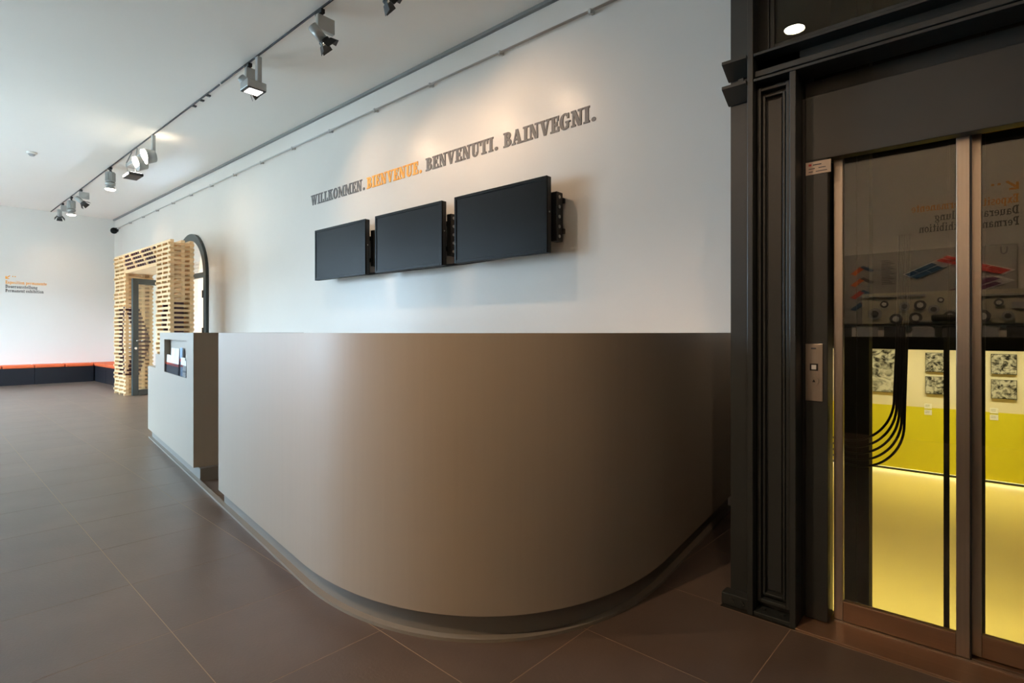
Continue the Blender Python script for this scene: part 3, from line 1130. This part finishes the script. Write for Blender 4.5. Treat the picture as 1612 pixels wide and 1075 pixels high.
def flood(x, lab, watts):
    off = (x, TYY, ZC - .022)
    th = thing('track_floodlight', lab, 'floodlight', off)
    mb = MB(off)
    mb.box((x - .03, TYY - .015, ZC - .30), (x + .03, TYY + .03, ZC - .022), .006)
    mb.build('stem', 'lamp_grey', th)
    mb = MB(off)
    mb.box((x - .11, TYY - .13, ZC - .37), (x + .07, TYY + .06, ZC - .29), .01)
    mb.build('housing', 'lamp_grey', th)
    mb = MB(off)
    mb.box((x - .105, TYY - .125, ZC - .376), (x + .065, TYY + .055, ZC - .37))
    mb.build('frame', 'black', th)
    mb = MB(off)
    mb.box((x - .085, TYY - .1, ZC - .379), (x + .045, TYY + .03, ZC - .3765))
    mb.build('lens', 'led', th)
    if watts:
        lamp_spot((x - .02, TYY - .03, ZC - .40), (x - .1, TYY + .5, 0), watts * SPOT_W, 120, .8, WARM2, .06, th, off)


barn_spot(-3.43, (-3.0, YB, 2.55), 'silver barn door spotlight nearest the elevator on the track', 26, 100)
barn_spot(-4.33, (-3.9, YB, 2.35), 'silver barn door spotlight above the word BAINVEGNI, nearest in view', 26, 100)
barn_spot(-5.75, (-5.0, YB, 2.4), 'silver barn door spotlight close beside the box floodlight', 26, 100)
flood(-5.53, 'grey box floodlight with lit rectangular lens on a short stem', 20)

# twin globe fitting
off = (-8.9, TYY, ZC - .022)
th = thing('twin_lamp_fitting', 'track fitting with two glowing round lamps and a grey gear tray', 'light', off)
mb = MB(off)
mb.box((-8.86, TYY - .02, ZC - .30), (-8.80, TYY + .02, ZC - .022), .005)
mb.build('stem', 'lamp_grey', th)
mb = MB(off)
mb.box((-9.95, TYY - .06, ZC - .26), (-8.95, TYY + .06, ZC - .2), .01)
mb.build('gear_tray', 'lamp_grey', th)
for x, z in ((-8.83, ZC - .34), (-9.22, ZC - .36)):
    mb = MB(off)
    mb.cyl((x, TYY - .1, z), (x, TYY + .02, z + .03), .105, .08, n=24)
    mb.build('lamp_head', 'lamp_grey', th)
    mb = MB(off)
    mb.cyl((x, TYY - .108, z - .004), (x, TYY - .1, z), .098, n=24)
    mb.build('lens', 'bulb', th)
mb = MB(off)
mb.tube([(-8.95, TYY, ZC - .23), (-8.9, TYY - .05, ZC - .27), (-8.83, TYY, ZC - .3)], .012)
mb.build('arm', 'lamp_grey', th)
lamp_spot((-8.83, TYY + .05, ZC - .22), (-8.85, TYY + .12, ZC), 2.2 * SPOT_W, 140, .9, WARM2, .05, th, off)
lamp_spot((-8.9, TYY - .15, ZC - .42), (-8.6, YB, 2.3), 16 * SPOT_W, 110, .9, WARM2, .06, th, off)

off = (-9.75, TYY, ZC - .022)
th = thing('hanging_floodlight', 'small tilted floodlight hanging from a wire bracket beside the twin lamps', 'floodlight', off)
mb = MB(off)
mb.tube([(-9.85, TYY, ZC - .03), (-9.9, TYY - .06, ZC - .2), (-9.85, TYY - .06, ZC - .34), (-9.7, TYY - .03, ZC - .42)], .008)
mb.tube([(-9.6, TYY, ZC - .03), (-9.58, TYY - .02, ZC - .2), (-9.6, TYY - .02, ZC - .42)], .008)
mb.build('bracket', 'lamp_grey', th)
mb = MB(off)
mb.box((-9.85, TYY - .12, ZC - .46), (-9.5, TYY + .06, ZC - .42), .008)
mb.build('housing', 'black', th)
mb = MB(off)
mb.box((-9.8, TYY - .13, ZC - .45), (-9.55, TYY - .12, ZC - .425))
mb.box((-9.72, TYY - .1, ZC - .42), (-9.52, TYY + .04, ZC - .414))
mb.build('lens', 'led', th)

can_spot(-11.1, (-10.9, 2.9, 0), 'fluted cylinder lamp with glowing bulb hanging alone on the track', 60, 110)
barn_spot(-13.25, (-12.6, YB, 2.4), 'silver barn door spotlight right of the far lamp cluster', 14, 90)
can_spot(-14.1, (-14.4, 2.2, 0), 'fluted cylinder lamp with glowing bulb in the far lamp cluster', 55, 110)
barn_spot(-14.95, (XL, 2.6, 1.9), 'silver barn door spotlight at the far end of the track', 12, 90)

# second track nearer the windows, outside the picture
TYY = -0.9
off = (-4, TYY, ZC)
tr2 = thing('lighting_track', 'second dark ceiling track on the window side of the hall', 'track', off)
mb = MB(off)
mb.box((XL + .05, TYY - .011, ZC - .022), (1.2, TYY + .011, ZC - .001))
mb.build('track_section', 'track', tr2)
for x, aim, wt, an, lab in ((-3.6, (-2.9, 1.3, .85), 110, 60, 'spotlight on the window side track aimed at the counter front'),
                            (-1.7, (-1.5, 1.5, 0.9), 135, 62, 'spotlight on the window side track aimed at the rounded counter corner'),
                            (0.8, (-1.1, 2.7, 1.1), 60, 36, 'unseen added spotlight brightening the counter end from the window side track'),  # unseen lamp, added to lift the dark counter end
                            (-0.3, (-0.5, YF, 1.9), 280, 95, 'unseen added spotlight brightening the exhibition panel from the window side track'),  # unseen lamp, added to strengthen the panel's mirror image in the glass
                            (-7.6, (-7.4, 0.6, 0), 60, 90, 'spotlight on the window side track over the floor beside the brochure unit'),
                            (-11.0, (-11.0, .6, 0), 60, 90, 'spotlight on the window side track over the far floor')):
    barn_spot(x, aim, lab, wt, an)
# ceiling detector, corner camera, downlights
off = (-11.15, 1.44, ZC)
th = thing('smoke_detector', 'small white detector on the ceiling left of the track', 'detector', off)
MB().cyl((0, 0, -.03), (0, 0, 0), .06, .07, n=20).build('base', 'paint', th)
MB().cyl((0, 0, -.055), (0, 0, -.03), .03, .045, n=16).build('sensor', 'lgrey', th)
off = (-15.98, 3.6, 3.61)
th = thing('security_camera', 'small black dome camera in the far corner under the ceiling', 'camera', off)
MB().cyl((0, 0, .03), (0, .055, .03), .05, n=16).build('mount', 'black', th)
mb = MB()
bmesh.ops.create_uvsphere(mb.bm, u_segments=16, v_segments=10, radius=.075)
for f in mb.bm.faces:
    f.smooth = True
mb.build('dome', 'blackg', th).location = (0, -.03, 0)


def downlight(x, y, lab, watts, angle=110):
    th = thing('downlight', lab, 'downlight', (x, y, ZC), group='ceiling downlights')
    mb = MB()
    for i in range(24):
        a0, a1 = 2 * pi * i / 24, 2 * pi * (i + 1) / 24
        mb.prism([(.105 * math.cos(a0), .105 * math.sin(a0)), (.105 * math.cos(a1), .105 * math.sin(a1)), (.084 * math.cos(a1), .084 * math.sin(a1)), (.084 * math.cos(a0), .084 * math.sin(a0))], 'z', -.012, 0)
    mb.build('trim_ring', 'paint', th)
    MB().cyl((0, 0, -.008), (0, 0, -.001), .083, n=24).build('lens', 'bulb2', th)
    lamp_spot((0, 0, -.03), (0, 0, -3), watts, angle, .9, (1.0, .68, .44), .08, th)


downlight(-1.36, -.56, 'round ceiling downlight mirrored in the glass above the elevator', 16)

# ================================================================== elevator front
def pb(mb, x0, x1, y0, y1, z0, z1, bev=0.0):
    mb.box((x0, y0, z0), (x1, y1, z1), bev)
    return mb


CO = (-0.71, 2.5, 0)
co = thing('iron_column', 'tall dark riveted iron column with moulded panel beside the elevator', 'column', CO)
m_ = MB(CO)
pb(m_, -.845, -.575, 2.385, 2.62, 0, 2.28)
pb(m_, -.845, -.74, 2.385, 2.62, 2.28, ZC)
m_.build('shaft_plate', 'iron', co)
for a, c in ((-.753, -.730), (-.594, -.571)):
    m_ = MB(CO)
    pb(m_, a, c, 2.31, 2.39, 0, ZC if a < -.7 else 2.165, .003)
    m_.build('fin', 'iron', co)
# moulded panel frame: outer, inner, raised field
for x0, x1, z0, z1, t0, t1, nm in ((-.727, -.604, .045, 2.15, .014, .03, 'panel_frame'), (-.708, -.624, .075, 2.12, .009, .02, 'panel_moulding')):
    m_ = MB(CO)
    y0 = 2.385 - t1
    pb(m_, x0, x0 + t0, y0, 2.386, z0, z1, .002)
    pb(m_, x1 - t0, x1, y0, 2.386, z0, z1, .002)
    pb(m_, x0 + t0, x1 - t0, y0, 2.386, z0, z0 + t0, .002)
    pb(m_, x0 + t0, x1 - t0, y0, 2.386, z1 - t0, z1, .002)
    m_.build(nm, 'iron', co)
m_ = MB(CO)
pb(m_, -.693, -.639, 2.377, 2.386, .095, 2.1, .003)
m_.build('panel_field', 'iron', co)
m_ = MB(CO)
pb(m_, -.865, -.75, 2.33, 2.39, 0, .05, .004)
fp = m_.build('foot_plate', 'iron', co)
m_ = MB(CO)
pb(m_, -.73, -.592, 2.315, 2.39, 0, .018, .003)
m_.build('foot_plate', 'iron', co)
for x in (-.82, -.78):
    MB(CO).cyl((x, 2.322, .026), (x, 2.331, .026), .009, n=8).build('bolt', 'iron', fp)
for x in (-.70, -.63):
    MB(CO).cyl((x, 2.35, .018), (x, 2.35, .027), .009, n=8).build('bolt', 'iron', fp)

BO = (0.3, 2.35, 2.16)
be = thing('iron_beam', 'dark iron beam with two projecting ledges across the elevator front', 'beam', BO)
for z in (2.268, 2.165):
    m_ = MB(BO)
    m_.prism([(2.30, z), (2.30, z + .012), (2.386, z + .012), (2.386, z - .045), (2.376, z - .045)], 'x', -.852, -.754)
    m_.build('ledge_end', 'iron', be)
    m_ = MB(BO)
    pb(m_, -.728, 1.5, 2.31, 2.44, z, z + .012, .002)
    m_.build('ledge', 'iron', be)
m_ = MB(BO)
pb(m_, -.728, 1.5, 2.385, 2.44, 2.177, 2.268)
m_.build('web', 'iron', be)
m_ = MB(BO)
pb(m_, -.728, 1.5, 2.33, 2.386, 2.19, 2.215, .003)
m_.build('band', 'iron', be)
m_ = MB(BO)
m_.cyl((-.80, 2.376, 2.215), (-.80, 2.386, 2.215), .012, n=8)
m_.build('rivet', 'iron', be)

HO = (0.4, 2.45, 1.83)
hd = thing('elevator_header', 'plain anthracite panel over the glass elevator doors', 'panel', HO)
m_ = MB(HO)
pb(m_, -.562, 1.5, 2.42, 2.472, 1.832, 2.088, .002)
m_.build('fascia', 'iron', hd)
m_ = MB(HO)
pb(m_, -.574, 1.5, 2.473, 2.50, 1.905, 2.166)
m_.build('recess_panel', 'iron', hd)
JO = (-0.52, 2.44, 0)
jm = MB(JO)
pb(jm, -.562, -.484, 2.42, 2.52, .012, 1.832, .002)
jo = jm.build('elevator_jamb', 'iron')
jo.location = JO
tag(jo, 'anthracite jamb panel holding the call buttons', 'panel')
m_ = MB(JO)
pb(m_, -.575, -.562, 2.43, 2.5, .012, 2.088)
m_.build('return_panel', 'black', jo)

# notice and call panel
no = thing('notice_sign', 'small beige notice with printed lines on the elevator jamb', 'sign', (-.515, 2.42, 1.776))
m_ = MB((-.515, 2.42, 1.776))
pb(m_, -.5605, -.472, 2.4165, 2.4195, 1.776, 1.826)
pl_ = m_.build('plate', 'sign', no)
for x0, x1, z0, z1, m in ((-.55, -.54, 1.81, 1.818, 'red'), (-.535, -.505, 1.811, 1.815, 'dgrey'), (-.55, -.528, 1.797, 1.8, 'dgrey'), (-.515, -.49, 1.798, 1.801, 'dgrey'), (-.55, -.535, 1.785, 1.788, 'dgrey'), (-.525, -.485, 1.785, 1.788, 'dgrey')):
    m_ = MB((-.515, 2.42, 1.776))
    pb(m_, x0, x1, 2.416, 2.4166, z0, z1)
    m_.build('print', m, pl_)
ca_ = thing('call_panel', 'brushed steel elevator call panel with square button and key switch', 'panel', (-.53, 2.42, .878))
KO = (-.53, 2.42, .878)
m_ = MB(KO)
pb(m_, -.561, -.5, 2.414, 2.4195, .878, 1.104, .001)
m_.build('plate', 'steel', ca_)
m_ = MB(KO)
pb(m_, -.545, -.516, 2.4125, 2.4145, .998, 1.026)
bt = m_.build('button_frame', 'black', ca_)
m_ = MB(KO)
pb(m_, -.539, -.522, 2.4095, 2.413, 1.003, 1.021, .001)
m_.build('button', 'paper', bt)
m_ = MB(KO)
m_.cyl((-.53, 2.409, .957), (-.53, 2.4145, .957), .017, n=24)
ks = m_.build('key_switch', 'steel', ca_)
m_ = MB(KO)
m_.prism([(-.536, .953), (-.524, .953), (-.53, .964)], 'y', 2.408, 2.4092)
m_.build('arrow', 'black', ks)
m_ = MB(KO)
pb(m_, -.541, -.523, 2.413, 2.4142, 1.083, 1.089)
m_.build('maker_plate', 'dgrey', ca_)

# threshold
SO = (0.4, 2.4, 0)
si = thing('elevator_threshold', 'coppery brushed metal sill in front of the elevator doors', 'sill', SO)
m_ = MB(SO)
pb(m_, -.572, 1.5, 2.306, 2.56, -.02, .008, .002)
m_.build('sill_plate', 'steel_d', si)
for y in (2.468, 2.485, 2.535):
    m_ = MB(SO)
    pb(m_, -.47, 1.5, y - .004, y + .004, .008, .013)
    m_.build('groove_rib', 'steel', si)


def door_leaf(x0, x1, yf, st0, st1, lab, edge):
    o_ = (x0, yf, .014)
    th = thing('elevator_door', lab, 'door', o_)
    yb_ = yf + .03
    m_ = MB(o_)
    pb(m_, x0, x0 + st0, yf, yb_, .014, 1.9, .002)
    m_.build('stile', 'steel', th)
    m_ = MB(o_)
    pb(m_, x1 - st1, x1, yf, yb_, .014, 1.9, .002)
    m_.build('stile', 'steel', th)
    m_ = MB(o_)
    pb(m_, x0 + st0, x1 - st1, yf, yb_, .014, .09, .002)
    m_.build('bottom_rail', 'steel_d', th)
    m_ = MB(o_)
    pb(m_, x0 + st0, x1 - st1, yf, yb_, 1.85, 1.9)
    m_.build('top_rail', 'steel_d', th)
    m_ = MB(o_)
    pb(m_, x0 + st0, x1 - st1, yf + .01, yf + .018, .09, 1.85)
    m_.build('pane', 'glass_t', th)
    if edge:
        m_ = MB(o_)
        pb(m_, x1, x1 + .004, yf, yb_ + .03, .014, 1.9)
        m_.build('seal', 'black', th)


door_leaf(-.474, -.058, 2.475, .032, .038, 'left glass elevator door leaf in brushed steel frame', True)
door_leaf(-.062, .46, 2.515, .034, .034, 'right glass elevator door leaf partly behind the left one', False)
door_leaf(.462, 1.0, 2.475, .034, .034, 'far right glass elevator door leaf outside the frame edge', False)

# transom window over the beam
tw = thing('transom_window', 'dark framed glazing above the iron beam over the elevator', 'window', (.3, 2.45, 2.28))
TO = (.3, 2.45, 2.28)
for x0, x1, z0, z1 in ((-.75, -.70, 2.28, ZC), (-.70, 1.5, 2.28, 2.335)):
    m_ = MB(TO)
    pb(m_, x0, x1, 2.42, 2.48, z0, z1, .004)
    m_.build('frame', 'steel_d' if False else 'iron', tw)
for x0, x1, z0, z1 in ((-.70, -.682, 2.335, ZC), (-.682, 1.5, 2.335, 2.352)):
    m_ = MB(TO)
    pb(m_, x0, x1, 2.43, 2.47, z0, z1, .003)
    m_.build('glazing_bead', 'iron', tw)
m_ = MB(TO)
pb(m_, -.682, 1.5, 2.445, 2.455, 2.352, ZC)
m_.build('pane', 'glass_t', tw)

# shaft interior
b = MB()
pb(b, -.92, -.86, 2.62, 4.45, -1.3, ZC + .2)           # left side wall
pb(b, -.86, -.845, 2.45, 2.62, -1.3, ZC + .2)
pb(b, 1.5, 1.6, 2.305, 4.45, -1.3, ZC + .2)
pb(b, -.93, 1.6, 2.306, 2.6, -1.3, -.021)               # front below the sill
pb(b, -.861, -.574, 2.306, 2.6, -.021, -.001)
struct(b.build('wall_shaft_side', 'shaft'), 'black side walls of the elevator shaft')
b = MB()
pb(b, -.93, 1.6, 4.4, 4.5, 1.037, ZC + .2)
struct(b.build('wall_shaft_back', 'shaft'), 'black upper back wall of the elevator shaft')
b = MB()
pb(b, -.93, 1.6, 2.62, 4.5, ZC + .0, ZC + .2)
struct(b.build('ceiling_shaft', 'shaft'), 'dark top of the elevator shaft')
b = MB()
pb(b, 1.6, XR + .3, 2.305, 2.6, -.25, ZC + .2)
struct(b.build('wall_back_end', 'paint'), 'short white wall right of the elevator')

for (x0, x1, y0, y1, lab) in ((-.568, -.456, 3.18, 3.28, 'wide black guide post behind the left elevator door'),
                              (-.168, -.147, 3.18, 3.2, 'slim black rod seen through the left elevator door'),
                              (-.062, -.022, 2.95, 3.05, 'black post behind the joint of the elevator doors')):
    m_ = MB()
    pb(m_, x0, x1, y0, y1, -1.26, ZC)
    # flange to give the guide its profile
    pb(m_, (x0 + x1) / 2 - .006, (x0 + x1) / 2 + .006, y0 - .02, y0, -1.26, ZC)
    tag(centred(m_.build('guide_rail', 'shaft')), lab, 'post')
for k in range(5):
    d = k * .012
    pts = []
    ztop = 1.6
    low = .62 - k * .03
    xr = -.345 + d * .8
    for t in range(17):
        a = t / 16 * pi / 2
        pts.append((xr - .19 * (1 - math.cos(a)) , 3.1, (low + .22) - .22 * math.sin(a)))
    pts = [(xr + .02, 3.1, ztop), (xr + .01, 3.1, 1.1)] + pts + [(-.7, 3.1, low + .02), (-.85, 3.1, low + .1)]
    m_ = MB()
    m_.tube(pts, .0055)
    tag(centred(m_.build('hanging_cable', 'black')), 'black travelling cable behind the left elevator door, %s of the nested loops' % ('innermost', 'second from inside', 'middle one', 'second from outside', 'outermost')[k], 'cable', 'travelling cables in the shaft')

# lower room seen through the shaft
LY, LZ = 11.5, -1.24
b = MB()
pb(b, -4.2, 3.4, 2.6, LY + .2, LZ - .1, LZ)
struct(b.build('floor_lower', 'lowfloor'), 'pale glowing floor of the lower yellow room')
b = MB()
pb(b, -4.2, 3.4, LY, LY + .2, LZ + .05, -.113)
struct(b.build('wall_lower_yellow', 'yellow'), 'yellow lower half of the exhibition wall')
b = MB()
pb(b, -4.2, 3.4, LY + .03, LY + .2, LZ, LZ + .05)
struct(b.build('baseboard_lower', 'black'), 'black recessed foot of the yellow wall')
b = MB()
pb(b, -4.2, 3.4, LY, LY + .2, -.113, 1.75)
struct(b.build('wall_lower_cream', 'lowwall'), 'cream upper half of the exhibition wall')
b = MB()
pb(b, -4.3, -4.2, 4.5, LY + .2, LZ, 1.75)
pb(b, 3.4, 3.5, 4.5, LY + .2, LZ, 1.75)
pb(b, -4.2, -.93, 4.4, 4.5, LZ, 1.75)
pb(b, 1.6, 3.4, 4.4, 4.5, LZ, 1.75)
struct(b.build('wall_lower_sides', 'lowwall'), 'side walls of the lower room')
b = MB()
pb(b, -4.3, 3.5, 4.5, LY + .2, 1.75, 1.85)
struct(b.build('ceiling_lower', 'lowwall'), 'ceiling of the lower room')
for k, (y, wt, lab) in enumerate(((10.7, 60, 'long ceiling light in front of the yellow wall'), (5.3, 75, 'long ceiling light in the lower room beside the shaft'))):
    lt = thing('linear_light', lab, 'light', (-.4, y, 1.75))
    m_ = MB()
    pb(m_, -1.8, 1.8, -.06, .06, -.06, 0)
    m_.build('housing', 'lamp_grey', lt)
    m_ = MB()
    pb(m_, -1.78, 1.78, -.05, .05, -.066, -.06)
    m_.build('diffuser', 'led', lt)
    ld = bpy.data.lights.new('lamp_light', 'AREA')
    ld.shape = 'RECTANGLE'
    ld.size, ld.size_y = 3.5, .1
    ld.energy = wt
    ld.color = (1.0, .88, .62)
    ld.spread = math.radians(110)
    lo = bpy.data.objects.new('lamp_light', ld)
    C.objects.link(lo)
    lo.location = (0, 0, -.08)
    lo.parent = lt

ls = thing('floor_light_strip', 'hidden light strip under the foot of the yellow wall', 'light', (-.4, LY + .015, LZ + .049))
m_ = MB((-.4, LY + .015, LZ + .049))
pb(m_, -4.1, 3.3, LY + .004, LY + .026, LZ + .044, LZ + .0495)
m_.build('diffuser', 'led_dim', ls)
ld = bpy.data.lights.new('lamp_light', 'AREA')
ld.shape = 'RECTANGLE'
ld.size, ld.size_y = 7.2, .02
ld.energy = 9
ld.color = (1.0, .92, .68)
lo = bpy.data.objects.new('lamp_light', ld)
C.objects.link(lo)
lo.location = (0, -.005, -.008)
lo.rotation_euler = (math.radians(-40), 0, 0)
lo.parent = ls
photos = [(-1.60, -1.195, .109, .846, 'large tall black and white photo on the cream wall, leftmost'),
          (-.845, -.584, .49, .808, 'upper photo of the pair left of the slim black rod'),
          (-.845, -.584, .122, .412, 'lower photo of the pair left of the slim black rod'),
          (-.42, -.14, .49, .808, 'upper photo of the pair hidden behind the middle post'),
          (-.42, -.14, .122, .412, 'lower photo of the pair hidden behind the middle post'),
          (-.017, .285, .493, .808, 'upper photo of the rightmost pair on the cream wall'),
          (-.017, .285, .109, .406, 'lower photo of the rightmost pair on the cream wall')]
for k, (x0, x1, z0, z1, lab) in enumerate(photos):
    fr = thing('framed_photo', lab, 'photo', ((x0 + x1) / 2, LY, z0), group='black and white photos')
    o_ = ((x0 + x1) / 2, LY, z0)
    m_ = MB(o_)
    pb(m_, x0, x1, LY - .03, LY - .001, z0, z1)
    m_.build('mount', 'black', fr)
    m_ = MB(o_)
    pb(m_, x0 + .006, x1 - .006, LY - .033, LY - .03, z0 + .006, z1 - .006)
    m_.build('print', photo_mat('photo_print_%d' % k, 3.1 * k + 1, 15 if k else 9), fr)
for x, z, lab in ((-.86, -.13, 'upper small white caption card under the left photo pair'), (-.86, -.235, 'lower small white caption card under the left photo pair'),
                  (-.03, -.13, 'upper small white caption card under the rightmost photo pair'), (-.03, -.235, 'lower small white caption card under the rightmost photo pair')):
    o_ = (x + .05, LY, z)
    m_ = MB()
    pb(m_, x, x + .1, LY - .006, LY - .001, z, z + .085)
    cdo = tag(centred(m_.build('caption_card', 'paper')), lab, 'card', 'caption cards')
    for dz in (.06, .045, .03):
        m_ = MB(cdo.location)
        pb(m_, x + .012, x + .07, LY - .0066, LY - .006, z + dz, z + dz + .006)
        m_.build('print', 'lgrey', cdo)

# ================================================================== exhibition panel opposite the elevator (mirrored in its glass)
PO = (-.57, YF, 1.232)
ep = thing('exhibition_panel', 'light grey exhibition panel with coloured building plan mirrored in elevator glass', 'panel', PO)
yp = YF + .03
m_ = MB(PO)
pb(m_, -1.4, .195, YF, yp, 1.232, 2.065, .02)
m_.build('board', mat('panel_grey', (158, 157, 154), 0.5), ep)


def plan(polys, m, nm, y=yp):
    m_ = MB(PO)
    for po in polys:
        m_.prism(po, 'y', y, y + .006)
    m_.build(nm, m, ep)


def strip(p, q, wv, cut):
    """parallelogram from p to q, thickness vector wv, split into pieces"""
    out = []
    p, q, wv = Vector(p), Vector(q), Vector(wv)
    for a, c in cut:
        A_, B_ = p.lerp(q, a), p.lerp(q, c)
        out.append([tuple(A_), tuple(B_), tuple(B_ + wv), tuple(A_ + wv)])
    return out


plan(strip((-.76, 1.80), (-.36, 1.985), (.12, -.065), [(0, 1)]) + strip((-.47, 1.93), (.08, 1.745), (.1, .05), [(0, 1)]) + strip((.04, 1.74), (-.46, 1.56), (.14, -.055), [(0, 1)]), 'paper', 'plan_outline')
plan(strip((-.74, 1.80), (-.5, 1.91), (.05, -.025), [(0, .32), (.35, 1)]) + strip((-.68, 1.77), (-.45, 1.875), (.05, -.025), [(0, .55), (.58, 1)]), 'blue', 'plan_wing', yp + .006)
plan(strip((-.46, 1.93), (.06, 1.755), (.04, .02), [(0, .2), (.22, .6), (.62, 1)]) + strip((-.41, 1.96), (.1, 1.775), (.04, .02), [(0, .35), (.37, .7), (.72, 1)]), 'red', 'plan_wing', yp + .006)
plan(strip((.0, 1.735), (-.36, 1.60), (.06, -.025), [(0, .6), (.63, 1)]) + strip((.02, 1.68), (-.32, 1.55), (.05, -.02), [(0, .5), (.53, 1)]), 'purple', 'plan_wing', yp + .006)
for k, (zc, m1, m2) in enumerate(((1.88, 'orange', 'blue'), (1.745, 'orange', 'dgrey'), (1.60, 'red', 'blue'), (1.46, 'blue', 'orange'))):
    plan(strip((-1.27, zc - .04), (-1.17, zc + .04), (.05, -.02), [(0, 1)]), m1, 'small_plan')
    plan(strip((-1.17, zc + .03), (-1.06, zc - .03), (.03, .02), [(0, 1)]), m2, 'small_plan')
m_ = MB(PO)
for k in range(15):
    m_.box((-.96, yp, 1.7 + k * .019), (-.84 - .02 * (k % 3), yp + .002, 1.709 + k * .019))
m_.build('text_block', 'dgrey', ep)
m_ = MB(PO)
for po in ring(.09, 2.0, .03, .04, .012, .012, 180, 360) + R(.06, 2.0, .072, 2.04) + R(.108, 2.0, .12, 2.04):
    m_.prism(po, 'y', yp, yp + .003)
m_.build('emblem', 'dgrey', ep)

MO = (-.35, YF, 1.22)
mu = thing('machine_display', 'pale metal machine plates with round dials mounted below the plan panel', 'display', MO)
ym = YF + .05
random.seed(3)
m_ = MB(MO)
pb(m_, -1.15, .9, yp, ym, 1.24, 1.60, .01)
m_.build('base_plate', mat('pale_metal_plate', (206, 200, 180), 0.4, metal=0.3), mu)
for k, (x, z, r) in enumerate(((-1.02, 1.36, .07), (-.93, 1.47, .04), (-.82, 1.3, .06), (-.74, 1.44, .05), (-.64, 1.31, .06), (-.6, 1.45, .055), (-.48, 1.4, .05), (-.42, 1.5, .03), (-.34, 1.32, .06), (-.2, 1.44, .05), (-.08, 1.32, .07), (.05, 1.46, .04), (.12, 1.32, .05))):
    dl = MB(MO)
    dl.cyl((x, ym, z), (x, ym + .02, z), r, n=18)
    do = dl.build('dial', 'dgrey' if k % 3 else 'lgrey', mu)
    dl = MB(MO)
    dl.cyl((x, ym + .02, z), (x, ym + .026, z), r * .55, n=14)
    dl.build('dial_face', 'paper' if k % 3 else 'dgrey', do)
for x0, x1, z0, z1 in ((-1.12, -.55, 1.55, 1.57), (-.75, -.45, 1.26, 1.28), (-.15, .3, 1.53, 1.55), (-.4, -.05, 1.38, 1.39), (.15, .5, 1.4, 1.46)):
    m_ = MB(MO)
    pb(m_, x0, x1, ym, ym + .02, z0, z1)
    m_.build('bar', 'lgrey', mu)
m_ = MB(MO)
pb(m_, -.5, -.18, ym, ym + .08, 1.27, 1.34, .02)
m_.build('clamp', 'black', mu)
CO2 = (-.4, YF + .2, 0)
cb = thing('display_cabinet', 'low black cabinet under the machine plates mirrored in the elevator glass', 'cabinet', CO2)
m_ = MB(CO2)
pb(m_, -1.6, .9, YF, YF + .35, 0, 1.10, .005)
m_.build('body', 'black', cb)
for k in range(8):
    x = -1.45 + k * .26
    m_ = MB()
    pb(m_, x, x + .2, YF + .06, YF + .075, 1.10, 1.215)
    tag(centred(m_.build('display_card', 'lgrey' if k % 2 else 'dgrey')), 'small grey card on the low black cabinet, %s from the right' % ('first', 'second', 'third', 'fourth', 'fifth', 'sixth', 'seventh', 'last')[7 - k], 'card', 'cards on the black cabinet')
